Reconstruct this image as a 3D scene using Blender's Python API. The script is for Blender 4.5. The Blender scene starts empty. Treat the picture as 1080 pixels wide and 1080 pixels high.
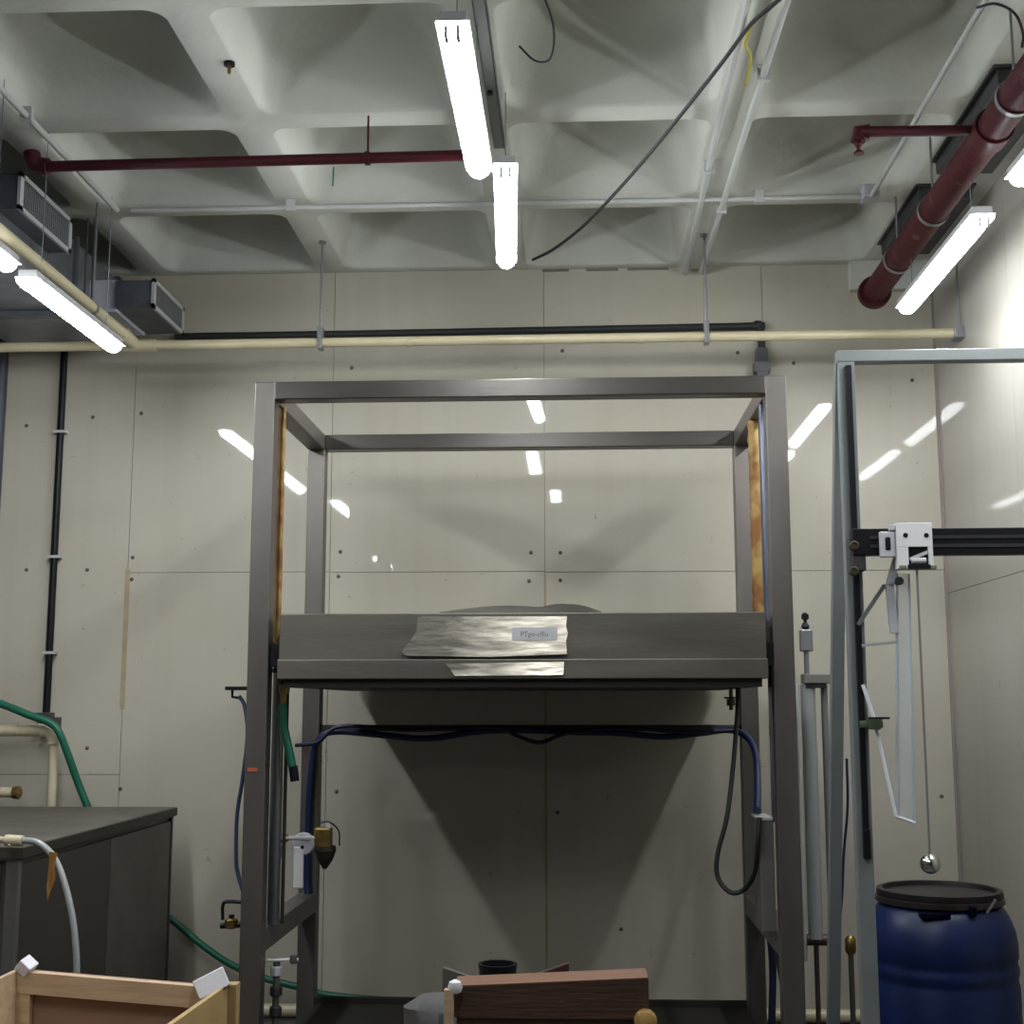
import bpy, bmesh, math, random
from mathutils import Vector, Matrix
random.seed(7)
PI = math.pi
SC = bpy.context.scene
COL = SC.collection

# ------------------------------------------------------------------ camera
PITCH, YAW, ROLL, FPX, CZ = 0.14399, 0.049425, -0.000889, 1389.4, 1.65
fw = Vector((-math.sin(YAW)*math.cos(PITCH), math.cos(YAW)*math.cos(PITCH), math.sin(PITCH)))
r0 = Vector((math.cos(YAW), math.sin(YAW), 0)); u0 = r0.cross(fw)
rt = r0*math.cos(ROLL) + u0*math.sin(ROLL); up = -r0*math.sin(ROLL) + u0*math.cos(ROLL)
CO = Vector((0, 0, CZ))
cd = bpy.data.cameras.new('camera'); cam = bpy.data.objects.new('camera', cd); COL.objects.link(cam)
cd.sensor_width = 36; cd.lens = FPX/1080*36; cd.clip_start = .05
cam.matrix_world = Matrix.Translation(CO) @ Matrix((rt, up, -fw)).transposed().to_4x4()
SC.camera = cam

def at(px, py, **k):
    """the point of the room seen at a photo pixel, on the plane X=, Y= or Z="""
    d = rt*((px-540)/FPX) - up*((py-540)/FPX) + fw
    (n, v), = k.items(); i = 'XYZ'.index(n)
    return CO + d*((v-CO[i])/d[i])

# ------------------------------------------------------------------ world, exposure, lamp output
w = bpy.data.worlds.new('world'); SC.world = w; w.use_nodes = True
w.node_tree.nodes['Background'].inputs[0].default_value = (.5, .55, .6, 1)
w.node_tree.nodes['Background'].inputs[1].default_value = .02
SC.view_settings.view_transform = 'Standard'; SC.view_settings.look = 'None'
SC.view_settings.gamma = 1; SC.view_settings.use_curve_mapping = False
SC.view_settings.exposure = 0.62
LAMP = 59
# lamp rows: (x, y_near, y_far, z)
LAMPS = [(-2.29, 5.20, 6.29, 3.40, 'left'), (-2.29, 3.90, 5.05, 3.40, 'left'), (-2.13, 2.25, 3.25, 3.40, 'back'), (-2.45, -2.4, -1.3, 3.40, 'back'),
         (-0.300, 4.95, 6.15, 3.75, 'far'), (-0.343, 3.50, 4.58, 3.56, 'near'), (-0.20, 1.25, 2.5, 3.6, 'back'),
         (1.60, 5.02, 6.27, 3.53, 'right'), (1.62, 3.50, 4.68, 3.53, 'right2')]

# ------------------------------------------------------------------ materials
MATS = {}
def mat(name, col, rough=.5, metal=0, col2=None, scale=6, stretch=(1, 1, 1), bump=0, bscale=None, coat=0, coat_rough=.05,
        emit=0, trans=0, detail=6, lo=.35, hi=.65, alpha=1, spec=.5, rvar=0):
    if name in MATS: return MATS[name]
    if not emit: col = tuple(c*.82 for c in col); col2 = tuple(c*.82 for c in col2) if col2 else None
    m = bpy.data.materials.new(name); m.use_nodes = True; nt = m.node_tree; N = nt.nodes; L = nt.links
    b = N['Principled BSDF']
    b.inputs['Base Color'].default_value = (*col, 1); b.inputs['Roughness'].default_value = rough
    b.inputs['Metallic'].default_value = metal; b.inputs['Coat Weight'].default_value = coat
    b.inputs['Coat Roughness'].default_value = coat_rough; b.inputs['Transmission Weight'].default_value = trans
    b.inputs['Alpha'].default_value = alpha; b.inputs['Specular IOR Level'].default_value = spec
    tc = N.new('ShaderNodeTexCoord'); mp = N.new('ShaderNodeMapping'); mp.inputs['Scale'].default_value = stretch
    L.new(tc.outputs['Object'], mp.inputs[0])
    nz = N.new('ShaderNodeTexNoise'); nz.inputs['Scale'].default_value = scale; nz.inputs['Detail'].default_value = detail
    L.new(mp.outputs[0], nz.inputs['Vector'])
    if col2:
        rp = N.new('ShaderNodeValToRGB'); rp.color_ramp.elements[0].position = lo; rp.color_ramp.elements[1].position = hi
        rp.color_ramp.elements[0].color = (*col, 1); rp.color_ramp.elements[1].color = (*col2, 1)
        L.new(nz.outputs[0], rp.inputs[0]); L.new(rp.outputs[0], b.inputs['Base Color'])
    if rvar:
        mr = N.new('ShaderNodeMapRange'); mr.inputs['To Min'].default_value = rough-rvar; mr.inputs['To Max'].default_value = rough+rvar
        L.new(nz.outputs[0], mr.inputs[0]); L.new(mr.outputs[0], b.inputs['Roughness'])
    if bump:
        n2 = N.new('ShaderNodeTexNoise'); n2.inputs['Scale'].default_value = bscale or scale*4; n2.inputs['Detail'].default_value = 4
        L.new(mp.outputs[0], n2.inputs['Vector'])
        bp = N.new('ShaderNodeBump'); bp.inputs['Strength'].default_value = bump; bp.inputs['Distance'].default_value = .01
        L.new(n2.outputs[0], bp.inputs['Height']); L.new(bp.outputs[0], b.inputs['Normal'])
    if emit:
        b.inputs['Emission Color'].default_value = (.93, .96, 1.0, 1); b.inputs['Emission Strength'].default_value = emit
    MATS[name] = m; return m

def patch_material():  # reflected lamp light put into colour and roughness, brighter towards the right
    m = bpy.data.materials.new('painted sheen sheet'); m.use_nodes = True; nt = m.node_tree; N = nt.nodes; L = nt.links
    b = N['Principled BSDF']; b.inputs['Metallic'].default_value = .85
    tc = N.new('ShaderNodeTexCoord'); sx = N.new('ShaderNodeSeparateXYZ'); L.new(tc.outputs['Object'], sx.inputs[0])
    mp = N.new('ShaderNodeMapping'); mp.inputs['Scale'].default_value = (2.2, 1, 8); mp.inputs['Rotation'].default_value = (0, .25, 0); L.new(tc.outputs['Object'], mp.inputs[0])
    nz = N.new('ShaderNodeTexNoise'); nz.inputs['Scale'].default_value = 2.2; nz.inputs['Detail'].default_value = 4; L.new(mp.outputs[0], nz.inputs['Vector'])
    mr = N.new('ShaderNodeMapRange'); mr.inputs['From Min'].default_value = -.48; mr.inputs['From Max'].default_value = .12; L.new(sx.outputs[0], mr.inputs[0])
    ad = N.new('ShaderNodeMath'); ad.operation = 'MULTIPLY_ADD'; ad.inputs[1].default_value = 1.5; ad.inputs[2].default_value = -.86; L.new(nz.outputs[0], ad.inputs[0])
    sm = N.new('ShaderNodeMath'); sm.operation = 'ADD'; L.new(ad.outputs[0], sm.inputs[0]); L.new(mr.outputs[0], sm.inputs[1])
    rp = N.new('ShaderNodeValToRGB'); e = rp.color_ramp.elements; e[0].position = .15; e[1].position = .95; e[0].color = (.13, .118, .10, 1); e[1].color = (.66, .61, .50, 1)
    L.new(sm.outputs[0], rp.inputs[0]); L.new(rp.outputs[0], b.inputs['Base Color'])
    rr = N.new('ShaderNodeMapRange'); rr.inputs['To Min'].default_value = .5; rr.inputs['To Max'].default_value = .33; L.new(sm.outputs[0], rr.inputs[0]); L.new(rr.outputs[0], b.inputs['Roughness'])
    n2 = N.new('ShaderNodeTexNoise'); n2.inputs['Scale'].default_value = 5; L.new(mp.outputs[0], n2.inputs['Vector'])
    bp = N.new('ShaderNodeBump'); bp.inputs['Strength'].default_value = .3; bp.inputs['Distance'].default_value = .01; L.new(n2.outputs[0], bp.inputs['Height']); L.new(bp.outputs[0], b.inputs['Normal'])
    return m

def wall_material(name='glossy cream wall panel', ca=(.42, .39, .31), cb=(.46, .435, .36)):
    m = bpy.data.materials.new(name); m.use_nodes = True; nt = m.node_tree; N = nt.nodes; L = nt.links
    b = N['Principled BSDF']; b.inputs['Roughness'].default_value = .42
    b.inputs['Coat Weight'].default_value = .9; b.inputs['Coat Roughness'].default_value = .03; b.inputs['Coat IOR'].default_value = 1.5
    b.inputs['Specular IOR Level'].default_value = .3
    tc = N.new('ShaderNodeTexCoord')
    a = N.new('ShaderNodeTexNoise'); a.inputs['Scale'].default_value = 1.1; a.inputs['Detail'].default_value = 5
    L.new(tc.outputs['Object'], a.inputs['Vector'])
    r1 = N.new('ShaderNodeValToRGB'); e = r1.color_ramp.elements
    e[0].position = .3; e[1].position = .7; e[0].color = (*ca, 1); e[1].color = (*cb, 1)
    L.new(a.outputs[0], r1.inputs[0])
    # vertical streaks of grime
    mp = N.new('ShaderNodeMapping'); mp.inputs['Scale'].default_value = (9, 9, .35); L.new(tc.outputs['Object'], mp.inputs[0])
    s = N.new('ShaderNodeTexNoise'); s.inputs['Scale'].default_value = 1; s.inputs['Detail'].default_value = 6; L.new(mp.outputs[0], s.inputs['Vector'])
    r2 = N.new('ShaderNodeValToRGB'); e = r2.color_ramp.elements
    e[0].position = .33; e[1].position = .52; e[0].color = (.965, .96, .95, 1); e[1].color = (1, 1, 1, 1); L.new(s.outputs[0], r2.inputs[0])
    # little specks
    s2 = N.new('ShaderNodeTexNoise'); s2.inputs['Scale'].default_value = 22; s2.inputs['Detail'].default_value = 2; L.new(tc.outputs['Object'], s2.inputs['Vector'])
    r3 = N.new('ShaderNodeValToRGB'); e = r3.color_ramp.elements
    e[0].position = .2; e[1].position = .27; e[0].color = (.75, .72, .66, 1); e[1].color = (1, 1, 1, 1); L.new(s2.outputs[0], r3.inputs[0])
    m1 = N.new('ShaderNodeMixRGB'); m1.blend_type = 'MULTIPLY'; m1.inputs[0].default_value = 1
    m2 = N.new('ShaderNodeMixRGB'); m2.blend_type = 'MULTIPLY'; m2.inputs[0].default_value = 1
    L.new(r1.outputs[0], m1.inputs[1]); L.new(r2.outputs[0], m1.inputs[2]); L.new(m1.outputs[0], m2.inputs[1]); L.new(r3.outputs[0], m2.inputs[2])
    L.new(m2.outputs[0], b.inputs['Base Color'])
    n2 = N.new('ShaderNodeTexNoise'); n2.inputs['Scale'].default_value = 2.2; n2.inputs['Detail'].default_value = 1
    L.new(tc.outputs['Object'], n2.inputs['Vector'])
    bp = N.new('ShaderNodeBump'); bp.inputs['Strength'].default_value = .055; bp.inputs['Distance'].default_value = .01
    L.new(n2.outputs[0], bp.inputs['Height']); L.new(bp.outputs[0], b.inputs['Normal']); L.new(bp.outputs[0], b.inputs['Coat Normal'])
    return m

WALL = wall_material(); WALLR = wall_material('glossy grey wall panel', (.32, .30, .262), (.355, .34, .30)); SHEEN = patch_material()
CEIL = mat('painted concrete', (.56, .575, .51), .75, col2=(.64, .655, .585), scale=2.5, bump=.25, bscale=30, spec=.3)
SEAM = mat('dark seam', (.20, .18, .14), .8)
CAULK = mat('tan caulk', (.42, .36, .22), .7, col2=(.34, .28, .16), scale=8)
FLOOR = mat('dark wet concrete', (.045, .043, .038), .45, col2=(.07, .066, .058), scale=3, bump=.2, bscale=25)
STEEL = mat('brushed stainless steel', (.18, .162, .148), .42, .8, col2=(.23, .21, .19), scale=5, stretch=(1, 1, .25), rvar=.06, bump=.05, bscale=60)
STEELB = mat('brushed beam steel', (.085, .077, .07), .34, .85, col2=(.115, .105, .095), scale=5, stretch=(.25, 1, 1), rvar=.06, bump=.05, bscale=60)
STEELH = mat('brushed steel sheet', (.138, .126, .104), .46, .65, col2=(.18, .164, .137), scale=4, stretch=(.35, 1, 2.5), rvar=.1, bump=.06, bscale=40)
POLISH = mat('polished worn steel', (.36, .34, .29), .4, .85, col2=(.20, .19, .16), scale=5, stretch=(.5, 1, 2.2), rvar=.12, bump=.08, bscale=14)
DARKST = mat('dark steel plate', (.14, .13, .11), .5, .5, col2=(.18, .17, .145), scale=5, bump=.08)
TOPST = mat('stained grey steel top', (.095, .086, .07), .5, .3, col2=(.145, .132, .108), scale=7, bump=.1)
GALV = mat('galvanised duct sheet', (.22, .235, .26), .38, .75, col2=(.32, .34, .37), scale=9, rvar=.08)
GALVD = mat('dark duct sheet', (.10, .115, .14), .45, .6, col2=(.15, .165, .19), scale=9)
GRILLE = mat('grey louvre', (.17, .175, .18), .5, .2)
GRFRAME = mat('pale grille rim', (.50, .51, .52), .45, .2)
WHITEM = mat('white powder coat', (.20, .222, .22), .4, col2=(.175, .195, .195), scale=5)
WHITEP = mat('white plastic', (.72, .72, .72), .45)
GREYP = mat('grey plastic', (.48, .49, .52), .5)
BLACK = mat('black plastic', (.007, .007, .010), .45, spec=.2)
BLACKR = mat('black rubber', (.018, .018, .02), .6)
CREAM = mat('cream plastic pipe', (.56, .50, .315), .38, col2=(.63, .57, .38), scale=4)
PVC = mat('ivory plastic pipe', (.62, .57, .40), .35, col2=(.55, .48, .32), scale=7)
RED = mat('dark red painted pipe', (.06, .006, .010), .5, col2=(.04, .004, .007), scale=7, bump=.15, bscale=30, spec=.25)
REDC = mat('chipped dark red paint', (.06, .007, .012), .55, col2=(.14, .07, .07), scale=12, lo=.6, hi=.75, bump=.2, bscale=30, spec=.2)
CONDUIT = mat('white painted conduit', (.52, .53, .51), .5)
RODM = mat('zinc hanger rod', (.30, .31, .32), .4, .7)
RUST = mat('rusted bronze bar', (.22, .09, .02), .55, .3, col2=(.40, .27, .09), scale=14, stretch=(1, 1, .8), lo=.4, hi=.6, bump=.2, bscale=40)
CHROME = mat('chrome tube', (.50, .50, .56), .16, 1)
BRASS = mat('brass', (.42, .30, .10), .35, .85, col2=(.25, .17, .06), scale=20)
GREEN = mat('green garden hose', (.006, .125, .07), .45)
BLUEH = mat('blue hose', (.005, .018, .075), .4)
NAVY = mat('navy hose', (.008, .012, .04), .45)
TUBEB = mat('thin blue tubing', (.035, .06, .12), .4)
CLEARH = mat('grey clear hose', (.33, .34, .33), .3)
WOODP = mat('pale pine board', (.52, .36, .22), .6, col2=(.62, .45, .29), scale=4, stretch=(1, 6, 12), bump=.1)
WOODY = mat('yellow plywood', (.40, .27, .10), .6, col2=(.48, .33, .14), scale=5, stretch=(5, 1, 1), bump=.1)
PLYPINK = mat('pinkish plywood lining', (.27, .16, .12), .6, col2=(.31, .19, .145), scale=3, stretch=(1, 1, 5))
BEAMW = mat('reddish timber', (.085, .04, .022), .65, col2=(.05, .024, .013), scale=5, stretch=(.6, 3, 6), bump=.35, bscale=18)
BEAMT = mat('planed timber face', (.20, .10, .055), .65, col2=(.15, .072, .038), scale=5, stretch=(.5, 6, 4), bump=.1)
FOAM = mat('white foam', (.80, .80, .84), .8, bump=.1, bscale=80)
BLUED = mat('blue drum plastic', (.002, .012, .065), .38, col2=(.003, .014, .075), scale=5, spec=.4, bump=.03, bscale=8)
LIDM = mat('black drum lid', (.010, .007, .008), .5, spec=.25)
GREYC = mat('grey cloth', (.075, .07, .068), .8, bump=.3, bscale=30)
ORANGE = mat('orange strap', (.36, .17, .04), .7)
LABEL = mat('pale grey sticker', (.52, .53, .54), .5)
INK = mat('grey ink', (.16, .16, .16), .6)
ACRY = mat('clear acrylic sheet', (.72, .80, .84), .08, trans=.0, alpha=.28)
ACRE = mat('bright acrylic edge', (.80, .84, .88), .3)
BALL = mat('chromed ball', (.75, .78, .70), .14, 1)
DIFF = mat('lit lamp diffuser', (.9, .9, .9), .4, emit=LAMP)
LBODY = mat('lamp body enamel', (.45, .46, .46), .5)
YWIRE = mat('yellow cord', (.45, .38, .03), .5)
ORMARK = mat('orange paint mark', (.45, .10, .04), .6)

# ------------------------------------------------------------------ mesh helpers
class MB:
    def __init__(s): s.b = bmesh.new()
    def box(s, c0, c1, bev=0, rot=None, org=None):
        x0, y0, z0 = [min(a, b) for a, b in zip(c0, c1)]; x1, y1, z1 = [max(a, b) for a, b in zip(c0, c1)]
        t = bmesh.new(); bmesh.ops.create_cube(t, size=1)
        bmesh.ops.scale(t, vec=(x1-x0, y1-y0, z1-z0), verts=t.verts)
        if bev: bmesh.ops.bevel(t, geom=t.edges[:], offset=bev, segments=2, affect='EDGES', profile=.5)
        bmesh.ops.translate(t, vec=((x0+x1)/2, (y0+y1)/2, (z0+z1)/2), verts=t.verts)
        if rot is not None: bmesh.ops.rotate(t, cent=org or ((x0+x1)/2, (y0+y1)/2, (z0+z1)/2), matrix=rot, verts=t.verts)
        return s.add(t)
    def add(s, t):
        me = bpy.data.meshes.new('t'); t.to_mesh(me); t.free(); s.b.from_mesh(me); bpy.data.meshes.remove(me); return s
    def bar(s, p, q, wx, wy, ref=Vector((0, 1, 0))):
        """square bar from p to q; wy measured along ref, wx across"""
        p, q = Vector(p), Vector(q); d = (q-p).normalized(); ref = Vector(ref)
        a = (ref - d*ref.dot(d)); a.normalize(); c = d.cross(a)
        vs = []
        for e in (p, q):
            for i, j in ((-1, -1), (1, -1), (1, 1), (-1, 1)): vs.append(s.b.verts.new(e + c*(i*wx/2) + a*(j*wy/2)))
        s.b.faces.new(vs[3::-1]); s.b.faces.new(vs[4:])
        for i in range(4): j = (i+1) % 4; s.b.faces.new((vs[i], vs[j], vs[4+j], vs[4+i]))
        return s
    def tube(s, pts, r, n=12, cap=True):
        pts = [Vector(p) for p in pts]; R = r if isinstance(r, (list, tuple)) else [r]*len(pts)
        rings = []; prev = None
        for i, p in enumerate(pts):
            d = (pts[min(i+1, len(pts)-1)] - pts[max(i-1, 0)]).normalized()
            if prev is None: a = d.orthogonal().normalized()
            else:
                a = prev - d*prev.dot(d)
                a = a.normalized() if a.length > 1e-6 else d.orthogonal().normalized()
            prev = a; c = d.cross(a)
            rings.append([s.b.verts.new(p + (a*math.cos(2*PI*k/n) + c*math.sin(2*PI*k/n))*R[i]) for k in range(n)])
        for A, B in zip(rings, rings[1:]):
            for k in range(n): s.b.faces.new((A[k], A[(k+1) % n], B[(k+1) % n], B[k]))
        if cap: s.b.faces.new(rings[0][::-1]); s.b.faces.new(rings[-1])
        return s
    def lathe(s, prof, cen, n=40, axis='Z', caps=True):
        rings = []; c = Vector(cen)
        for r, h in prof:
            ring = []
            for k in range(n):
                t = 2*PI*k/n; a, b = r*math.cos(t), r*math.sin(t)
                v = {'Z': (a, b, h), 'Y': (a, h, -b), 'X': (h, a, b)}[axis]
                ring.append(s.b.verts.new(c+Vector(v)))
            rings.append(ring)
        for A, B in zip(rings, rings[1:]):
            for k in range(n): s.b.faces.new((A[k], A[(k+1) % n], B[(k+1) % n], B[k]))
        if caps: s.b.faces.new(rings[0][::-1]); s.b.faces.new(rings[-1])
        return s
    def prism(s, poly, off):
        """closed polygon of 3D points pushed along off"""
        off = Vector(off); A = [s.b.verts.new(Vector(p)) for p in poly]; B = [s.b.verts.new(Vector(p)+off) for p in poly]
        s.b.faces.new(A); s.b.faces.new(B[::-1]); n = len(A)
        for i in range(n): s.b.faces.new((A[i], B[i], B[(i+1) % n], A[(i+1) % n]))
        return s
    def build(s, name, m, parent=None, smooth=False):
        bmesh.ops.recalc_face_normals(s.b, faces=s.b.faces)
        me = bpy.data.meshes.new(name); s.b.to_mesh(me); s.b.free()
        o = bpy.data.objects.new(name, me); COL.objects.link(o); me.materials.append(m)
        if smooth:
            for p in me.polygons: p.use_smooth = True
            try: me.set_sharp_from_angle(angle=math.radians(40))
            except Exception: pass
        if parent is not None:
            o.parent = parent
            w_ = parent.matrix_basis.to_translation(); pp = parent.parent
            while pp is not None: w_ = w_ + pp.matrix_basis.to_translation(); pp = pp.parent
            me.transform(Matrix.Translation(-w_))
        return o
def curve(pts, n=8):
    """Catmull-Rom through points"""
    P = [Vector(p) for p in pts]; P = [P[0]*2-P[1]] + P + [P[-1]*2-P[-2]]; out = []
    for i in range(1, len(P)-2):
        for k in range(n):
            t = k/n; a, b, c, d = P[i-1:i+3]
            out.append(.5*((2*b)+(c-a)*t+(2*a-5*b+4*c-d)*t*t+(3*b-a-3*c+d)*t**3))
    out.append(P[-2]); return out
def thing(name, label, cat, loc=(0, 0, 0), group=None):
    o = bpy.data.objects.new(name, None); COL.objects.link(o); o.location = loc; o.empty_display_size = .1
    o['label'] = label; o['category'] = cat
    if group: o['group'] = group
    return o
def tag(o, label, cat, group=None, kind=None):
    o['label'] = label; o['category'] = cat
    if group: o['group'] = group
    if kind: o['kind'] = kind
    return o
def struct(o): o['kind'] = 'structure'; return o

# ------------------------------------------------------------------ the room
XL, XR, YB, YW, H = -4.6, 2.02, -4.0, 7.30, 4.121
struct(MB().box((XL-.2, YB-.2, -.2), (XR+.2, YW+.2, 0)).build('floor', FLOOR))
# back wall: backing with panels divided by thin open seams
g = .003
mb = MB(); mb.box((XL-.1, YW+.012, 0), (XR+.2, YW+.2, H+.5))
struct(mb.build('wall_back_core', SEAM)).name = 'wall_back_core'
mb = MB()
cols = [XL, -2.535, -1.385, -.178, 2.02]
def panel(x0, x1, z0, z1): mb.box((x0+g/2, YW, z0+g/2), (x1-g/2, YW+.02, z1-g/2))
panel(XL, -2.535, 0, 1.26); panel(XL, -2.535, 1.26, H)
panel(-2.535, -1.385, 0, 2.38); panel(-1.385, -.178, 0, 2.375)
panel(-2.535, -1.385, 2.38, H); panel(-1.385, -.178, 2.375, H)
panel(-.178, 2.02, 0, 2.37); panel(-.178, 1.062, 2.37, H); panel(1.062, 2.02, 2.37, H)
struct(mb.build('wall_back', WALL))
mb = MB(); mb.box((XR+.012, YB, 0), (XR+.2, YW+.02, H+.5)); struct(mb.build('wall_right_core', SEAM))
mb = MB()
for y0, y1 in ((YB, -1.2), (-1.2, 1.2), (1.2, 3.6), (3.6, 6.05), (6.05, YW)):
    mb.box((XR, y0+g/2, 0), (XR+.02, y1-g/2, 2.24-g/2)); mb.box((XR, y0+g/2, 2.24+g/2), (XR+.02, y1-g/2, H))
struct(mb.build('wall_right', WALLR))
struct(MB().box((XL-.2, YB, 0), (XL, YW+.2, H+.5)).build('wall_left', mat('dim side wall', (.14, .14, .13), .7)))
struct(MB().box((XL-.2, YB-.2, 0), (XR+.2, YB, H+.5)).build('wall_front', mat('grey far wall', (.10, .10, .095), .7)))
# tan caulk beads on the seams
mb = MB(); mb.box((-2.548, YW-.004, 1.62), (-2.522, YW+.002, 2.40), .001); struct(mb.build('trim_1', CAULK))
mb = MB(); mb.box((-.184, YW-.003, .1), (-.172, YW+.002, 2.36)); struct(mb.build('trim_2', CAULK))
mb = MB(); mb.box((XR-.012, YW-.012, .0), (XR+.002, YW+.002, H)); struct(mb.build('trim_3', mat('pinkish caulk', (.30, .25, .22), .7)))

# waffle ceiling
def waffle():
    b = bmesh.new(); MX, MY = 1.036, 1.003; N = 32
    def sq(ax, ay, rr, z, cx, cy):
        """points of a rounded rectangle, corner radius rr"""
        out = []
        for q, (sx, sy) in enumerate(((1, 1), (-1, 1), (-1, -1), (1, -1))):
            for k in range(8):
                t = PI/2*(q+k/7)
                out.append(b.verts.new((cx+sx*(ax-rr)+math.cos(t)*rr, cy+sy*(ay-rr)+math.sin(t)*rr, z)))
        return out
    x0 = -2.435-3*MX
    for i in range(8):
        for j in range(12):
            cx = x0 + MX*(i+.5); cy = 7.31 - MY*(j+.5)
            hx, hy = MX/2, MY/2
            if cx-hx > XR or cx+hx < XL-.3: continue
            ox, oy = hx-.078, hy-.068
            if i == 7: continue
            prof = [(0, 0, 0, .0005), (.075, .063, 0, .085), (.080, .068, .003, .085), (.090, .078, .018, .09), (.130, .118, .22, .11), (.150, .138, .30, .125),
                    (.180, .168, .35, .14), (.225, .213, .385, .15), (.285, .273, .40, .12)]
            rings = [sq(hx-a, hy-c, e, H+z, cx, cy) for a, c, z, e in prof]
            for A, B in zip(rings, rings[1:]):
                for k in range(N): b.faces.new((A[k], A[(k+1) % N], B[(k+1) % N], B[k]))
            b.faces.new(rings[-1])
    x1 = x0 + 7*MX
    if x1 < XR+.1:
        vs = [b.verts.new(p) for p in ((x1, YB-.2, H), (XR+.2, YB-.2, H), (XR+.2, YW+.2, H), (x1, YW+.2, H))]; b.faces.new(vs)
    bmesh.ops.recalc_face_normals(b, faces=b.faces)
    me = bpy.data.meshes.new('ceiling'); b.to_mesh(me); b.free(); me.materials.append(CEIL)
    for p in me.polygons: p.use_smooth = True
    try: me.set_sharp_from_angle(angle=math.radians(50))
    except Exception: pass
    o = bpy.data.objects.new('ceiling', me); COL.objects.link(o); struct(o)
waffle()
struct(MB().box((XL-.3, YB-.3, H+.45), (XR+.3, YW+.3, H+.6)).build('ceiling_slab', CEIL))
struct(MB().box((1.55, YW-.06, H-.17), (XR, YW+.0, H), .005).build('trim_4', CEIL))
# dark gaps above the wall
mb = MB()
for a, b_ in ((572, 600), (618, 652), (662, 705)):
    p, q = at(a, 284, Y=YW-.002), at(b_, 283, Y=YW-.002); mb.box((p.x, YW-.004, H-.018), (q.x, YW+.002, H-.004))
struct(mb.build('trim_5', SEAM))

# ------------------------------------------------------------------ fluorescent lamps
LL = {'left': 'long white fluorescent batten over the left duct, hanging beside the cream pipe',
      'far': 'white fluorescent batten at ceiling centre, the one closer to the back wall',
      'near': 'white fluorescent batten at ceiling centre, the one with the ceiling channel beside it',
      'right': 'whole white fluorescent batten slanting below the thick red pipe',
      'right2': 'cut-off white fluorescent batten at the right frame edge beyond the red pipe',
      'back': 'white fluorescent batten behind the viewpoint, seen only as a streak in the wall'}
left_seen = 0
for (x, y0, y1, z, k) in LAMPS:
    lb = LL[k]
    if k == 'left':
        lb = 'white fluorescent batten hanging below the duct, whole beside the cream pipe' if left_seen == 0 else 'sliver of a white fluorescent batten at the left frame edge, end showing only'
        left_seen += 1
    root = thing('fluorescent_lamp', lb, 'lamp', (x, (y0+y1)/2, z), group='ceiling fluorescent battens')
    W = .0435
    MB().box((x-.04, y0+.01, z+.015), (x+.04, y1-.01, z+.05), .004).box((x-.050, y0, z+.013), (x+.050, y1, z+.019), .002).build('lamp_body', LBODY, root)
    # wrap diffuser, round at the far end
    b = MB(); prof = []
    for a in range(13):
        t = PI*a/12; prof.append((math.cos(t)*W, -math.sin(t)*.042))
    ys = [(y0, 1), (y1-.07, 1), (y1-.035, .93), (y1-.012, .72), (y1, .35)]
    rings = [[b.b.verts.new((x+px*s_, yy, z+.012+pz*s_)) for px, pz in prof] for yy, s_ in ys]
    for A, B in zip(rings, rings[1:]):
        n_ = len(A)
        for i in range(n_): b.b.faces.new((A[i], A[(i+1) % n_], B[(i+1) % n_], B[i]))
    b.b.faces.new(rings[0]); b.b.faces.new(rings[-1][::-1])
    b.build('lamp_diffuser', DIFF, root)
    for s_ in (-1, 1):
        MB().box((x+s_*.017-.005, y0-.004, z-.036), (x+s_*.017+.005, y0+.035, z-.002)).build('end_clip', GREYP, root)
    for yy in (y0+.15, y1-.15):
        MB().tube([(x, yy, z+.045), (x, yy, 3.737 if x > 1 else H+.02)], .002, 6).build('hanger_wire', RODM, root)
    if k == 'far': root.rotation_euler = (0, 0, .05)   # hangs slightly askew of its row

# ------------------------------------------------------------------ ceiling pipes and conduits
# thick red sprinkler main
zr = 3.80
pe, pn = at(925, 309, Z=zr), at(1080, 85, Z=zr)
xr = 1.585; ye = pe.y
root = thing('sprinkler_main', 'thick dark red sprinkler pipe running under the ceiling at the right', 'pipe', (xr, ye, zr))
MB().tube([(xr, -1, zr), (xr, ye, zr)], .064, 24).build('pipe', REDC, root, True)
MB().lathe([(.066, -.03), (.086, -.03), (.086, .012), (.05, .012), (.05, .03)], (xr, ye, zr), 24, 'Y').build('end_cap', RED, root, True)
for yy in (4.55, 5.65, 6.3):
    MB().lathe([(.067, -.012), (.071, -.012), (.071, .012), (.067, .012)], (xr, yy, zr), 24, 'Y', caps=False).tube([(xr, yy, zr+.068), (xr, yy, H+.02)], .005, 6).build('pipe_hanger', RODM, root)
MB().lathe([(.066, -.05), (.074, -.05), (.074, .05), (.066, .05)], (xr, 4.83, zr), 24, 'Y', caps=False).build('coupling', RED, root, True)
yb = 4.86
bl = at(908, 139, Y=yb)
root = thing('sprinkler_branch', 'short dark red branch pipe with a sprinkler head, left of the thick red main', 'pipe', (bl.x, yb, bl.z))
MB().tube([(bl.x, yb, bl.z), (xr-.062, yb, bl.z-.004)], .021, 14).build('pipe', RED, root, True)
MB().tube([(bl.x+.03, yb, bl.z), (bl.x-.008, yb, bl.z), (bl.x-.012, yb, bl.z-.04)], .028, 14).build('elbow', RED, root, True)
MB().lathe([(.012, -.04), (.018, -.05), (.006, -.07), (.02, -.085), (.02, -.09)], (bl.x-.012, yb, bl.z), 12).build('sprinkler_head', REDC, root)
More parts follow.
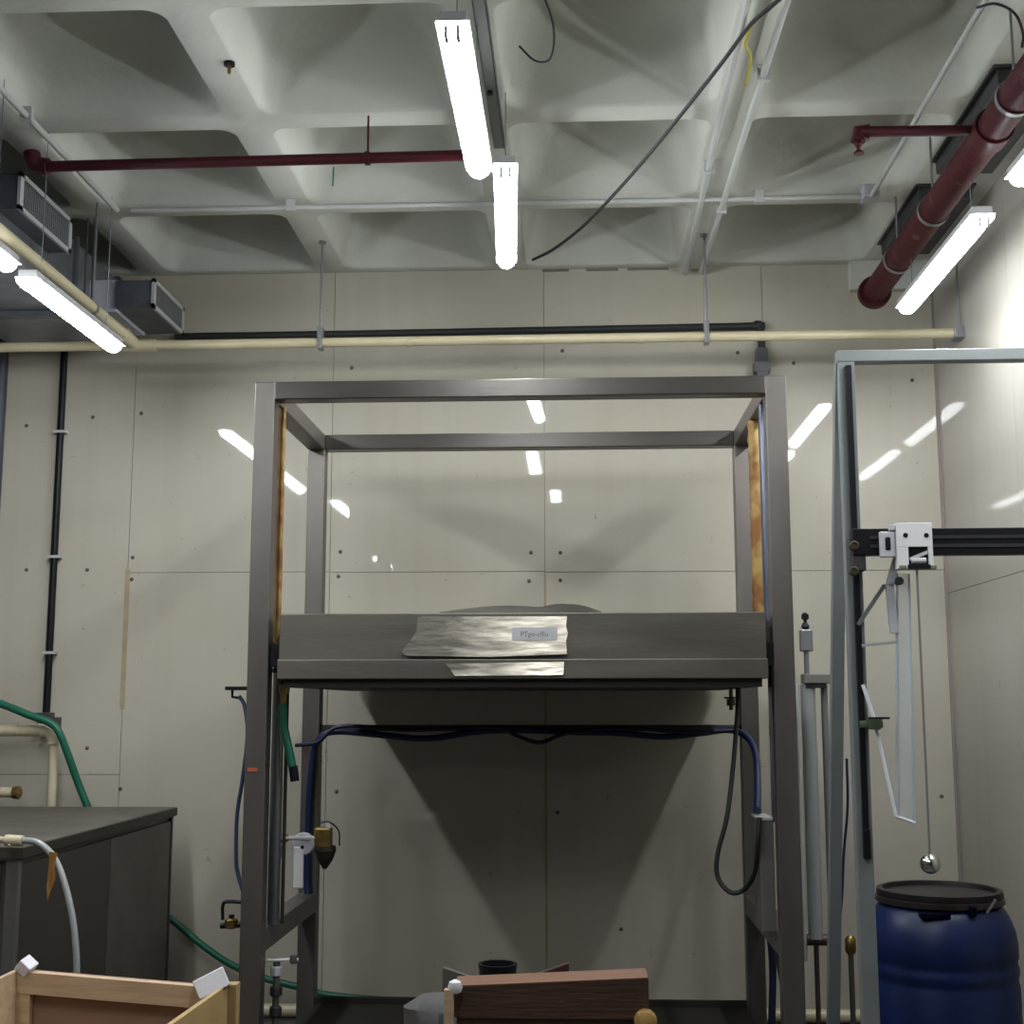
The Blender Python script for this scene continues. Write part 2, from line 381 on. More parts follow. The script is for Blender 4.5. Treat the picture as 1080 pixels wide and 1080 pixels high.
# thin red pipe on the left
zz = 3.93; a = at(40, 176, Z=zz); c = at(486, 164, Z=zz); yy = (a.y+c.y)/2
root = thing('red_pipe', 'thin dark red pipe crossing under the ceiling left of the centre lamps', 'pipe', (a.x, yy, zz))
MB().tube([(a.x, a.y, zz), (-.45, c.y, zz)], .0235, 14).build('pipe', RED, root, True)
MB().tube(curve([(a.x+.045, a.y, zz), (a.x, a.y, zz+.01), (a.x-.02, a.y-.01, zz+.03), (a.x-.025, a.y-.01, zz+.06)]), .036, 14).build('elbow', RED, root, True)
MB().lathe([(.024, -.01), (.03, -.01), (.03, .01), (.024, .01)], (-.87, (a.y+c.y)/2-.004, zz), 14, 'X', caps=False).tube([(-.87, yy, zz+.026), (-.87, yy, H+.01)], .005, 6).build('pipe_hanger', RED, root)
MB().tube([at(352, 176, Y=yy), at(351, 196, Y=yy)], .004, 6).build('drip_wire', GREEN, root)

def conduit(name, label, pts, r, m, cat='conduit', group=None, clips=None):
    root = thing(name, label, cat, pts[0], group)
    MB().tube(pts, r, 10).build('tube', m, root, True)
    for p in (clips or []):
        MB().box((p[0]-r*1.8, p[1]-.012, p[2]-r*1.5), (p[0]+r*1.8, p[1]+.012, p[2]+r*1.5+.02), .002).build('clip', m, root)
    return root
zc = H-.045
def cz(px, py, Z=None): return at(px, py, Z=Z or zc)
conduit('ceiling_conduit', 'thin white conduit running across the whole ceiling, near the back row of coffers', [(-2.2, 6.17, zc), (1.44, 6.17, zc)], .013, CONDUIT, clips=[(-1.4, 6.17, zc), (-.34, 6.17, zc), (.9, 6.17, zc)])
conduit('ceiling_conduit', 'thin white conduit slanting down to a small box, left of the thick red pipe', [(1.435, 2.0, zc-.012), (1.43, 6.13, zc-.012)], .011, CONDUIT)
MB().box((1.39, 6.12, zc-.02), (1.47, 6.22, H+.001), .006).build('junction_box', GREYP); tag(bpy.data.objects['junction_box'], 'small grey junction box where two white ceiling conduits meet at right', 'junction box')
conduit('ceiling_conduit', 'white conduit on the right rib, left one of the close pair', [(.60, 2.0, zc), (.625, 7.28, zc)], .014, CONDUIT, clips=[(.605, 3.9, zc), (.62, 5.8, zc)])
conduit('ceiling_conduit', 'white conduit on the right rib, right one of the close pair', [(.77, 2.0, zc), (.72, 7.28, zc)], .014, CONDUIT, clips=[(.745, 4.9, zc), (.73, 6.3, zc)])
conduit('ceiling_conduit', 'white conduit on the leftmost visible rib above the duct', [(-2.30, 2.0, zc), (-2.27, 6.16, zc)], .014, CONDUIT, clips=[(-2.28, 5.1, zc)])
# mounting channel above the centre lamps
root = thing('mounting_channel', 'grey steel channel on the ceiling rib beside the centre lamps', 'channel', (-.25, 4, H))
MB().box((-.350, 1.5, H-.055), (-.302, 5.5, H-.05)).box((-.350, 1.5, H-.055), (-.347, 5.5, H+.003)).box((-.305, 1.5, H-.055), (-.302, 5.5, H+.003)).build('channel', mat('grey channel steel', (.17, .175, .165), .5, .4), root)
MB().lathe([(.012, -.07), (.012, -.052)], (-.332, 4.95, H), 10).build('bolt', BLACK, root)
tag(MB().tube(curve([(-.24, 3.95, H-.07), (-.14, 4.05, H-.08), (-.07, 4.3, H-.12), (-.08, 4.5, H-.15), (-.14, 4.62, H-.1), (-.2, 4.6, H-.05)]), .004, 6).build('loose_cable', BLACKR, None, True), 'thin black cable loop beside the nearer centre lamp', 'cable')
# black cable crossing the coffers
pts = [at(835, -12, Z=4.04), at(812, 8, Z=4.03), at(790, 28, Z=4.01), at(760, 68, Z=3.98), at(715, 125, Z=3.97), at(670, 180, Z=3.99), at(620, 234, Z=4.03), at(585, 262, Z=4.07), at(562, 274, Z=4.11)]
tag(MB().tube(curve(pts, 6), .008, 8).build('black_cable', BLACKR, None, True), 'black cable hanging diagonally across the ceiling right of the centre lamps', 'cable')
tag(MB().tube(curve([at(795, 22, Z=4.05), at(786, 45, Z=4.05), at(792, 62, Z=4.06), at(786, 90, Z=4.09)], 6), .006, 6).build('yellow_cord', YWIRE, None, True), 'short yellow cord tucked between the paired white conduits', 'cord')
tag(MB().tube(curve([at(1030, 8, Z=4.0), at(1050, 4, Z=3.99), at(1070, 14, Z=3.98), at(1079, 35, Z=3.97), at(1078, 50, Z=3.92)], 6), .005, 6).build('loose_cable', BLACKR, None, True), 'thin dark cable loop at the top right corner of the ceiling', 'cable')
root = thing('ceiling_hook', 'small hook with a brass shackle on the left ceiling rib', 'hook', cz(242, 66, H))
h = at(242, 66, Z=H)
MB().lathe([(.022, -.012), (.022, .0)], (h.x, h.y, H), 12).build('plate', BLACK, root)
MB().tube([(h.x, h.y, H), (h.x, h.y, H-.045)], .007, 8).build('hook', BRASS, root)
# dark boxes above the red pipe
for (y0, y1, lb) in ((6.15, 6.95, 'dark sheet metal box on the ceiling behind the whole right lamp'), (4.95, 5.85, 'dark sheet metal box on the ceiling between red pipe and cut-off lamp')):
    root = thing('ceiling_box', lb, 'box', (1.8, y0, H), group='dark boxes over the red pipe')
    MB().box((1.66, y0, H-.075), (1.915, y1, H-.01), .006).build('cover', mat('dark ceiling box', (.035, .038, .038), .5), root)
    MB().box((1.645, y0-.015, H-.012), (1.93, y1+.015, H+.001)).build('flange', mat('dark ceiling box', (.035, .038, .038), .5), root)

# ------------------------------------------------------------------ cream pipe with hangers
yp, zp = 6.78, 3.555
root = thing('cream_pipe', 'long cream plastic pipe hung across the back wall above the steel frame', 'pipe', (0, yp, zp))
MB().tube([(-4.5, yp, zp), (XR, yp, zp+.004)], .026, 16).build('pipe', CREAM, root, True)
for xx in (-3.35, -.88, .35): MB().lathe([(.027, -.01), (.029, -.01), (.029, .01), (.027, .01)], (xx, yp, zp), 16, 'X').build('coupling', CREAM, root, True)
MB().box((XR-.05, yp-.045, zp-.03), (XR+.001, yp+.045, zp+.03), .004).build('wall_bracket', RODM, root)
hx = (at(338, 360, Y=yp).x, at(745, 351, Y=yp).x)
for xx in hx:
    MB().tube([(xx, yp, zp+.03), (xx, yp, H+.01)], .007, 8).lathe([(.02, -.012), (.02, 0)], (xx, yp, H), 10).box((xx-.013, yp-.032, zp-.036), (xx+.013, yp+.032, zp+.085), .002).build('hanger', RODM, root)
MB().tube([(XR-.02, yp-.02, zp+.03), (XR-.02, yp-.02, H)], .006, 8).build('hanger', RODM, root)
xd = -2.373
root = thing('cream_branch_pipe', 'cream plastic pipe coming forward over the left lamp, joined to the long one', 'pipe', (xd, yp, zp))
MB().tube([(xd, 1.5, zp+.05), (xd, yp-.03, zp+.02)], .028, 16).build('pipe', CREAM, root, True)
MB().tube([(xd, yp-.16, zp+.02), (xd, yp-.03, zp+.012)], .035, 16).tube([(xd-.08, yp, zp), (xd+.12, yp, zp)], .034, 16).build('tee', CREAM, root, True)
MB().tube([(xd, 6.17, zp+.06), (xd, 6.17, H)], .006, 8).lathe([(.03, -.01), (.033, -.01), (.033, .01), (.03, .01)], (xd, 6.17, zp+.022), 16, 'Y').build('hanger', RODM, root)

# ------------------------------------------------------------------ duct with two grille boxes
root = thing('air_duct', 'galvanised duct along the left under the ceiling with two grille boxes', 'duct', (-2.9, 6, 3.8))
MB().box((-3.15, 3.0, 3.63), (-2.56, 7.12, 4.0), .004).build('duct_body', GALV, root)
for yy in (4.6, 6.36, 7.0): MB().box((-3.17, yy, 3.615), (-2.54, yy+.03, 4.02), .002).build('flange', GALVD if yy > 6.2 else GALV, root)
def grille(x0, x1, y0, y1, z0, z1, mbody):
    b = MB().box((x0, y0+.01, z0+.006), (x1-.012, y1-.01, z1-.006), .003).build('grille_box', mbody, root)
    f = MB(); t = .022
    f.box((x1-.014, y0, z0), (x1, y1, z0+t)).box((x1-.014, y0, z1-t), (x1, y1, z1)).box((x1-.014, y0, z0), (x1, y0+t*1.6, z1)).box((x1-.014, y1-t*1.6, z0), (x1, y1, z1))
    f.build('grille_rim', GRFRAME, b)
    l = MB(); n = 26
    for i in range(n):
        yy = y0+.03+(y1-y0-.06)*(i+.5)/n
        l.box((x1-.012, yy-.003, z0+.015), (x1-.005, yy+.006, z1-.015))
    for i in range(3):
        zz_ = z0+(z1-z0)*(i+1)/4; l.box((x1-.013, y0+.02, zz_-.003), (x1-.008, y1-.02, zz_+.003))
    l.build('louvre', GRILLE, b)
grille(-2.80, -2.45, 5.46, 6.06, 3.815, 3.99, GALVD)
grille(-2.41, -2.20, 6.56, 7.10, 3.70, 3.858, GALVD)
MB().box((-2.58, 6.60, 3.69), (-2.41, 7.06, 3.865), .004).build('collar', mat('bright galvanised collar', (.55, .57, .62), .6, .1), root)
for xx, yy in ((-2.50, 6.38), (-2.47, 6.40)):
    MB().tube([(xx, yy, 3.62), (xx, yy, H)], .006, 8).build('hanger_rod', mat('dark rod', (.06, .06, .055), .5), root)
MB().box((-3.2, 6.35, 3.60), (-2.44, 6.41, 3.625)).build('support_strut', GALVD, root)

# ------------------------------------------------------------------ conduits on the back wall
root = thing('black_wall_pipe', 'thin black pipe along the top of the back wall turning down at right', 'pipe', (0, 7.26, 3.74))
MB().tube(curve([(-2.3, 7.262, 3.74), (-1, 7.262, 3.742), (.9, 7.262, 3.752), (1.0, 7.262, 3.75), (1.045, 7.262, 3.72), (1.045, 7.262, 3.2)], 6), .021, 12).build('pipe', BLACKR, root, True)
MB().box((1.0, 7.225, 3.48), (1.09, YW+.001, 3.54), .004).box((1.012, 7.23, 3.40), (1.078, YW+.001, 3.62), .004).build('clamp', mat('grey clamp', (.13, .135, .15), .5), root)
xk = -2.95
root = thing('black_conduit', 'black vertical conduit down the left part of the back wall ending in a box', 'conduit', (xk, 7.27, 1.6))
MB().tube([(xk-.004, 7.272, 1.60), (xk, 7.272, 4.1)], .02, 12).build('pipe', BLACK, root, True)
for zz_ in (3.19, 2.47, 1.93): MB().box((xk-.035, 7.25, zz_-.008), (xk+.035, YW+.001, zz_+.008), .002).build('clip', CONDUIT, root)
MB().box((xk-.045, 7.21, 1.555), (xk+.035, YW+.001, 1.60), .003).box((xk-.012, 7.21, 1.50), (xk+.075, YW+.001, 1.575), .004).build('outlet_box', mat('dark grey box', (.05, .05, .055), .5), root)
tag(MB().tube([(-3.31, 7.26, 1.2), (-3.31, 7.26, 3.9)], .034, 14).build('dark_pipe', mat('dark blue-grey pipe', (.045, .045, .065), .5), None, True), 'dark blue-grey vertical pipe at the left edge of the back wall', 'pipe')

# ivory plumbing over the cabinet
yv = 7.14
root = thing('ivory_plumbing', 'ivory plastic pipe with an elbow dropping behind the steel cabinet', 'pipe', at(55, 770, Y=yv))
a = at(-80, 770, Y=yv); e = at(50, 771, Y=yv); d_ = at(60, 860, Y=yv)
MB().tube([a, e], .030, 16).build('pipe', PVC, root, True)
for q in (14, 38): p = at(q, 770, Y=yv); MB().tube([p-Vector((.045, 0, 0)), p+Vector((.03, 0, 0))], .034, 16).build('coupling', PVC, root, True)
MB().tube(curve([e-Vector((.03, 0, 0)), e, e+Vector((.035, 0, -.03)), e+Vector((.04, 0, -.07))]), .037, 16).build('elbow', PVC, root, True)
MB().tube([e+Vector((.04, 0, -.05)), Vector((e.x+.045, yv, .3))], .025, 14).build('drop_pipe', PVC, root, True)
root = thing('ivory_stub_pipe', 'short ivory pipe stub just above the steel cabinet at the left edge', 'pipe', at(0, 836, Y=yv))
a = at(-70, 834, Y=yv); e = at(20, 836, Y=yv)
MB().tube([a, e], .028, 14).build('pipe', PVC, root, True)
MB().lathe([(.034, -.03), (.036, 0), (.02, .012)], e, 14, 'X').build('cap', BRASS, root, True)

# ------------------------------------------------------------------ wall screws
screw = None
for px, py in [(560, 583), (591, 583), (558, 613), (591, 612), (359, 582), (357, 608), (140, 588), (139, 611), (98, 440), (149, 436), (28, 449), (28, 601), (92, 601), (127, 832),
               (92, 789), (593, 370), (371, 388), (778, 372), (837, 383), (962, 401), (1060, 330), (355, 835), (588, 857), (655, 980), (993, 840)]:
    p = at(px, py, Y=YW)
    if p.x > 2: continue
    if screw is None:
        screw = MB().lathe([(.011, 0), (.011, -.002), (.006, -.005)], (0, 0, 0), 12, 'Y').build('wall_screw', mat('dark screw', (.10, .09, .08), .6), None, True)
        o = screw
    else: o = screw.copy(); COL.objects.link(o)
    o.location = (p.x, YW, p.z); tag(o, 'small dark screw head in the cream back wall panels', 'screw', 'screws in the wall panels')

# ------------------------------------------------------------------ stainless steel frame
FX0, FX1, FY, RY, FT = -1.385, .892, 5.50, 6.64, 3.026
T = .088
root = thing('stainless_rig', 'large open stainless steel rig standing in front of the back wall', 'frame', (-.25, 6, 0))
for x0 in (FX0, FX1-T):
    for y0 in (FY, RY-.0): MB().box((x0, y0, 0), (x0+T, y0+T, FT), .004).build('post', STEEL, root)
for y0 in (FY, RY): MB().box((FX0+T, y0, FT-.078), (FX1-T, y0+T, FT), .004).build('top_beam', STEELB, root)
for x0 in (FX0, FX1-T):
    MB().box((x0, FY+T, FT-.078), (x0+T, RY, FT), .004).build('top_side_beam', STEEL, root)
    MB().box((x0, FY+T, .635), (x0+T, RY, .725), .004).build('lower_side_beam', STEEL, root)
p = at(400, 768, Y=RY)
MB().box((FX0+T, RY+.03, p.z-.016), (FX1-T, RY+.055, p.z+.016), .002).build('rear_rail', mat('dark rail', (.05, .042, .035), .5), root)
q = at(267, 812, Y=FY); MB().box((q.x-.022, FY-.003, q.z-.007), (q.x+.018, FY+.001, q.z+.009)).build('paint_mark', ORMARK, root)

# steel box carried inside the frame
SX0, SX1, SY0, SY1 = -1.243, .772, 5.44, 7.20
root = thing('steel_hood_box', 'wide shallow stainless steel box hung across the middle of the frame', 'box', (-.23, 5.9, 1.74))
MB().box((SX0, SY0+.02, 1.825), (SX1, SY1, 2.02), .004).build('upper_body', STEELH, root)
MB().box((SX0-.002, SY0, 1.748), (SX1+.002, SY1+.01, 1.829), .004).build('lower_lip', STEELH, root)
MB().box((SX0+.02, SY0+.03, 1.715), (SX1-.02, SY1-.03, 1.75)).build('underside', mat('black underside', (.02, .02, .016), .7), root)
# lamp reflection on the wrinkled front sheet, painted as a brighter tilted patch
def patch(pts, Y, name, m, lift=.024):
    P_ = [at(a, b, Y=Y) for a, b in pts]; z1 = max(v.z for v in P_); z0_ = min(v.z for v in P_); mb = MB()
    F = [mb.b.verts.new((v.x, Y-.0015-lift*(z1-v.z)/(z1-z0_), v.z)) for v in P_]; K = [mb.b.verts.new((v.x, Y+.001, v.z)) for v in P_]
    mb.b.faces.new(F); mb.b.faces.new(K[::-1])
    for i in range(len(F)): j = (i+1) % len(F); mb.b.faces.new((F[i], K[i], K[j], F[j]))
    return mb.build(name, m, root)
patch([(440, 652), (446, 650), (598, 650), (597, 660), (599, 668), (597, 676), (598, 690), (520, 693), (430, 692), (424, 688), (436, 672), (440, 664)], SY0+.02, 'sheen_patch', SHEEN)
patch([(470, 700), (595, 698), (594, 712), (480, 713)], SY0, 'sheen_patch', SHEEN, .010)
# curled sheet lying on top
mb = MB(); n = 30; Z0 = 2.021
A = []; B_ = []
pa, pb = at(466, 645, Y=5.6).x, at(634, 645, Y=5.6).x
for i in range(n+1):
    t = i/n; x = pa+(pb-pa)*t; hz = Z0+.002+.026*math.sin(PI*min(1, t*1.25))**1.0*(1 if t < .8 else 0) + (.03*math.sin(PI*(t-.62)/.38) if t > .62 else 0)
    A.append((x, 5.52+.02*math.sin(7*t), hz)); B_.append((x, 5.95, hz+.004))
A0 = [(v[0], v[1], Z0) for v in A]
va = [mb.b.verts.new(v) for v in A0]; vb = [mb.b.verts.new(v) for v in B_]
vc = [mb.b.verts.new((v[0], v[1], v[2]+.006)) for v in A]; vd = [mb.b.verts.new((v[0], v[1], v[2]+.006)) for v in B_]
for i in range(n):
    mb.b.faces.new((va[i], va[i+1], vb[i+1], vb[i])); mb.b.faces.new((vc[i], vc[i+1], vd[i+1], vd[i]))
    mb.b.faces.new((va[i], va[i+1], vc[i+1], vc[i])); mb.b.faces.new((vb[i], vb[i+1], vd[i+1], vd[i]))
mb.b.faces.new((va[0], vb[0], vd[0], vc[0])); mb.b.faces.new((va[-1], vb[-1], vd[-1], vc[-1]))
tag(mb.build('curled_sheet', POLISH, None, True), 'thin curled sheet of bright metal lying on top of the steel box', 'metal sheet')
# sticker with a line of small print
p0, p1 = at(540, 662, Y=SY0+.01), at(588, 675, Y=SY0+.01)
MB().box((p0.x, SY0+.001, p1.z), (p1.x, SY0+.0185, p0.z)).build('sticker', LABEL, root)
tc = bpy.data.curves.new('sticker_print', 'FONT'); tc.body = 'PTgo-clflu'; tc.size = .030; tc.extrude = .0004
to = bpy.data.objects.new('tmp_text', tc); COL.objects.link(to)
dg = bpy.context.evaluated_depsgraph_get(); me = bpy.data.meshes.new_from_object(to.evaluated_get(dg)); bpy.data.objects.remove(to)
me.transform(Matrix.Rotation(PI/2, 4, 'X')); me.materials.clear(); me.materials.append(INK)
w_ = max(v.co.x for v in me.vertices); q = at(549, 671.5, Y=SY0+.015); q2 = at(578, 671, Y=SY0+.015)
me.transform(Matrix.Scale((q2.x-q.x)/w_, 4, (1, 0, 0))); me.transform(Matrix.Translation(Vector((q.x, SY0+.0005, q.z))-root.location))
to = bpy.data.objects.new('sticker_print', me); COL.objects.link(to); to.parent = root
MB().box((SX0-.045, SY0+.06, 1.80), (SX0+.0, SY0+.16, 1.90), .004).build('slide_block', BLACK, root)
MB().box((SX1, SY0+.06, 1.80), (SX1+.04, SY0+.18, 1.90), .004).build('slide_block', BLACK, root)
MB().box((SX1, SY0+.08, 1.90), (SX1+.035, SY0+.16, 1.965), .004).build('slide_block', mat('brown block', (.09, .05, .025), .6), root)

# guide bars and cylinders
def vrod(name, label, px, pz0, pz1, Y, r, m, cat, ring=True, sq=None):
    a, b = at(px, pz1, Y=Y), at(px, pz0, Y=Y)
    x = (a.x+b.x)/2
    if sq: o = MB().box((x-sq[0]/2, Y-sq[1]/2, a.z), (x+sq[0]/2, Y+sq[1]/2, b.z), .003).build(name, m)
    else: o = MB().tube([(x, Y, a.z), (x, Y, b.z)], r, 16).build(name, m, None, True)
    return tag(o, label, cat)
yl = 5.66
x = at(294, 500, Y=yl).x
tag(MB().box((x-.020, yl-.03, 1.90), (x-.001, yl+.03, FT-.078), .003).build('guide_bar', RUST), 'rusty golden guide bar just inside the front left frame post', 'bar')
tag(MB().tube([(x+.015, yl, 1.90), (x+.015, yl, FT-.078)], .011, 12).build('threaded_rod', RUST, None, True), 'thin rusty rod beside the golden bar in the left of the frame', 'rod')
yr_ = 6.05
x = at(798, 560, Y=yr_).x
mb = MB(); zt, zb = FT-.079, 2.02
n = 40; pts = []; rr = []
for i in range(n+1):
    pts.append((x+.0015*math.sin(i*1.7), yr_, zb+(zt-zb)*i/n)); rr.append(.028+.0015*math.sin(i*2.3))
tag(mb.tube(pts, rr, 12).build('wrapped_bar', RUST, None, True), 'thick rusty orange wrapped bar above the steel box, right side', 'bar')
x = at(808, 560, Y=5.72).x
tag(MB().tube([(x+.004, 5.72, 1.91), (x+.004, 5.72, FT-.079)], .024, 16).build('lift_cylinder', mat('blue-grey steel tube', (.16, .18, .24), .3, .8), None, True), 'blue-grey steel tube inside the front right frame post, above the box', 'tube')
tag(MB().tube([(x-.002, 5.60, 1.165), (x-.002, 5.60, 1.80)], .026, 20).build('lift_cylinder', CHROME, None, True), 'shiny chrome cylinder inside the front right post, below the box', 'cylinder')
x2 = at(291, 850, Y=5.68).x
root = thing('lift_cylinder', 'grey chrome cylinder inside the front left post, below the steel box', 'cylinder', (x2, 5.68, .7))
MB().tube([(x2, 5.68, .73), (x2, 5.68, 1.78)], .026, 20).build('cylinder', mat('satin steel tube', (.30, .31, .32), .3, .9), root, True)
MB().tube([(x2+.034, 5.70, .73), (x2+.034, 5.70, 1.78)], .008, 8).build('side_rod', BLACKR, root, True)
MB().lathe([(.03, 1.78-.7), (.03, 1.80-.7), (.024, 1.80-.7), (.024, 1.83-.7)], (x2, 5.68, .7), 16).build('cap', BLACK, root)
# control box on the right
p0, p1 = at(799, 862, Y=5.62), at(828, 970, Y=5.62)
root = thing('control_box', 'grey metal box fixed inside the front right frame post at low level', 'box', ((p0.x+p1.x)/2, 5.62, p1.z))
MB().box((p0.x+.004, 5.60, .726), (.80, 5.80, p0.z-.012), .004).build('housing', mat('grey box sheet', (.17, .165, .15), .5, .3), root)
MB().box((p0.x-.002, 5.595, p0.z-.012), (.80, 5.81, p0.z), .003).build('lid', mat('pale grey lid', (.42, .42, .40), .5), root)

# tray under the frame
zt_ = at(560, 1053, Y=6.60).z
root = thing('floor_tray', 'dark steel tray on the floor inside the frame base', 'tray', (-.25, 6.1, 0))
MB().box((FX0+T+.02, 5.65, .02), (FX1-T-.02, 6.60, zt_-.03), .004).build('tray_body', mat('blackened steel', (.03, .029, .024), .95, spec=.05), root)
MB().box((FX0+T+.01, 6.58, 0), (FX1-T-.01, 6.61, zt_), .003).box((FX0+T+.01, 5.64, 0), (FX1-T-.01, 5.67, zt_), .003).build('tray_rim', mat('blackened steel', (.03, .029, .024), .95, spec=.05), root)
tag(MB().tube([(-4.5, 7.24, .035), (XR, 7.24, .035)], .035, 14).build('skirting_pipe', CREAM, None, True), 'cream pipe along the floor at the foot of the back wall', 'pipe')

# ------------------------------------------------------------------ hoses around the frame
def hose(name, label, pix, r, m, cat='hose', n=6, end=None):
    """pix: (px, py, Y) way points"""
    pts = curve([at(a, b, Y=c) for a, b, c in pix], n)
    return tag(MB().tube(pts, r, 10).build(name, m, None, True), label, cat)
YR = RY-.03
hose('blue_hose', 'blue hose along the rear rail of the frame, dropping at its right end',
     [(327, 960, YR-.02), (324, 930, YR), (325, 870, YR), (328, 815, YR), (334, 785, YR), (350, 772, YR), (400, 775, YR), (450, 779, YR), (500, 772, YR), (540, 770, YR), (600, 772, YR), (650, 773, YR), (700, 777, YR), (740, 773, YR), (770, 770, YR), (788, 778, YR-.1), (797, 795, YR-.25), (799, 820, YR-.5), (799, 855, 5.72)], .0165, BLUEH)
hose('navy_hose', 'thin navy hose drooping behind the blue one at mid frame',
     [(312, 786, YR+.01), (335, 783, YR-.04), (360, 766, YR-.04), (430, 770, YR-.04), (520, 767, YR-.04), (545, 776, YR-.04), (570, 783, YR-.04), (600, 773, YR-.04), (660, 768, YR-.04), (720, 772, YR-.04), (780, 770, YR-.04)], .010, NAVY)
hose('black_cable_loop', 'black cable hanging in a long loop under the right of the steel box',
     [(778, 722, 5.9), (778, 745, 5.88), (774, 800, 5.85), (767, 860, 5.8), (757, 900, 5.8), (757, 925, 5.8), (770, 941, 5.78), (785, 938, 5.76), (796, 920, 5.66), (799, 890, 5.58), (801, 862, 5.575)], .0105, BLACKR, 'cable')
hose('navy_hose', 'navy hose resting on the lower left side beam of the frame',
     [(329, 955, RY-.02), (318, 958, 6.45), (303, 965, 6.2), (293, 974, 5.95), (288, 985, 5.8)], .0105, NAVY)
hose('black_cable', 'black cable falling behind the lower right of the frame', [(818, 1000, 6.0), (824, 1030, 5.9), (828, 1060, 5.85), (830, 1085, 5.8)], .012, BLACKR, 'cable')
hose('dark_blue_hose', 'dark blue hose falling inside the lower right rear post', [(812, 985, 6.5), (815, 1020, 6.5), (814, 1080, 6.5)], .018, NAVY)
# brass tap under the box
p = at(771, 742, Y=6.2)
root = thing('drain_tap', 'small dark brass tap under the right end of the steel box', 'tap', p)
MB().tube([(p.x, 6.2, 1.715), (p.x, 6.2, p.z-.03)], .009, 10).lathe([(.02, -.01), (.02, .02)], p, 10).build('tap_body', mat('dark brass', (.11, .085, .05), .45, .7), root, True)
MB().box((p.x-.03, 6.19, p.z+.022), (p.x+.02, 6.21, p.z+.03)).build('lever', BLACK, root)
# green dangling hose
p = at(300, 722, Y=5.62)
root = thing('green_hose_stub', 'short green hose dangling under the left end of the steel box', 'hose', p)
MB().tube(curve([at(299, 742, Y=5.62), at(300, 768, Y=5.62), at(305, 792, Y=5.62), at(309, 812, Y=5.62)]), .0175, 12).build('hose', GREEN, root, True)
MB().tube([at(309, 808, Y=5.62), at(311, 824, Y=5.62)], .019, 12).build('end_fitting', BLACK, root, True)
MB().tube([Vector((p.x, 5.62, 1.716)), at(299, 744, Y=5.62)], .013, 12).lathe([(.02, -.02), (.024, 0), (.02, .02)], at(300, 727, Y=5.62), 8).build('brass_fitting', BRASS, root, True)

# valve with round white face and lever
yv2 = 5.95
root = thing('lever_valve', 'white round-faced valve with a long lever inside the left of the frame', 'valve', at(320, 890, Y=yv2))
MB().tube([at(283, 884, Y=5.70), at(335, 884, Y=yv2)], .010, 10).build('stub_pipe', WHITEP, root, True)
MB().tube([at(291, 885, Y=5.75), at(302, 884, Y=5.8)], .018, 8).build('brass_nut', BRASS, root, True)
MB().lathe([(.044, .012), (.05, .006), (.05, -.012), (.045, -.018)], at(320, 890, Y=yv2-.03), 28, 'Y').build('round_face', GREYP, root, True)
MB().lathe([(.008, -.02), (.008, -.026)], at(320, 893, Y=yv2-.03), 10, 'Y').build('centre_screw', BLACK, root)
a = at(310, 893, Y=yv2-.045); b = at(320, 937, Y=yv2-.045)
MB().box((a.x, yv2-.055, b.z), (b.x-.002, yv2-.035, a.z), .005).build('lever', WHITEP, root)
MB().box(at(331, 873, Y=yv2-.03), at(351, 893, Y=yv2+.03), .008).build('brass_body', BRASS, root)
MB().lathe([(.047, 0), (.05, -.02), (.035, -.06), (.008, -.10)], at(343, 892, Y=yv2), 8).build('cone', mat('dark bronze', (.035, .026, .018), .5, .4), root)
MB().tube([at(345, 868, Y=yv2), at(347, 874, Y=yv2)], .012, 8).build('white_nipple', WHITEP, root)
MB().tube(curve([at(337, 868, Y=yv2), at(347, 867, Y=yv2), at(357, 876, Y=yv2), at(358, 892, Y=yv2)]), .004, 6).build('wire', BLACKR, root)
MB().box(at(292, 892, Y=5.76), at(297, 905, Y=5.78)).build('blue_tape', BLUEH, root)

# fittings on the left outside of the frame
root = thing('tube_bracket', 'black bracket with a hook on the outer left of the front left post', 'bracket', at(250, 727, Y=5.58))
a = at(239, 724, Y=5.58); MB().box((a.x, 5.55, a.z-.016), (FX0+.001, 5.61, a.z), .003).build('plate', BLACK, root)
MB().tube([at(245, 728, Y=5.58), at(245, 735, Y=5.58), at(252, 736, Y=5.58)], .006, 8).build('hook', BLACK, root)
hose('blue_tube', 'thin blue tube running down outside the front left frame post',
     [(252, 734, 5.58), (258, 745, 5.58), (261, 775, 5.56), (256, 820, 5.56), (250, 860, 5.57), (249, 905, 5.57), (251, 922, 5.57), (258, 945, 5.56), (264, 960, 5.6)], .0085, TUBEB, 'tube')
root = thing('brass_regulator', 'small brass valve with a bent black tube beside the front left post', 'valve', at(243, 973, Y=5.57))
MB().tube(curve([at(259, 952, Y=5.57), at(240, 951, Y=5.57), at(235, 955, Y=5.57), at(235, 970, Y=5.57)], 4), .0075, 8).build('bent_tube', BLACK, root, True)
p = at(244, 974, Y=5.57)
MB().lathe([(.018, -.02), (.027, -.015), (.027, .015), (.018, .022)], p, 14).build('body', BRASS, root, True)
MB().tube([p+Vector((-.045, 0, -.01)), p+Vector((.10, 0, 0))], .012, 10).build('cross_fitting', BLACK, root, True)
MB().lathe([(.012, .02), (.012, .035)], p, 10).build('knob', BLACK, root)
p = at(297, 1013, Y=5.62)
root = thing('small_tap', 'small grey tap inside the lower left of the frame', 'tap', p)
MB().tube([Vector((FX0+T, 5.62, p.z)), p+Vector((.07, 0, .004))], .007, 8).build('stem', WHITEP, root, True)
MB().lathe([(.014, -.016), (.018, 0), (.014, .016)], p+Vector((.05, 0, .004)), 10).build('tap_body', mat('dull grey metal', (.12, .12, .10), .5, .5), root, True)
mb = MB()
x = at(291, 1050, Y=5.63).x
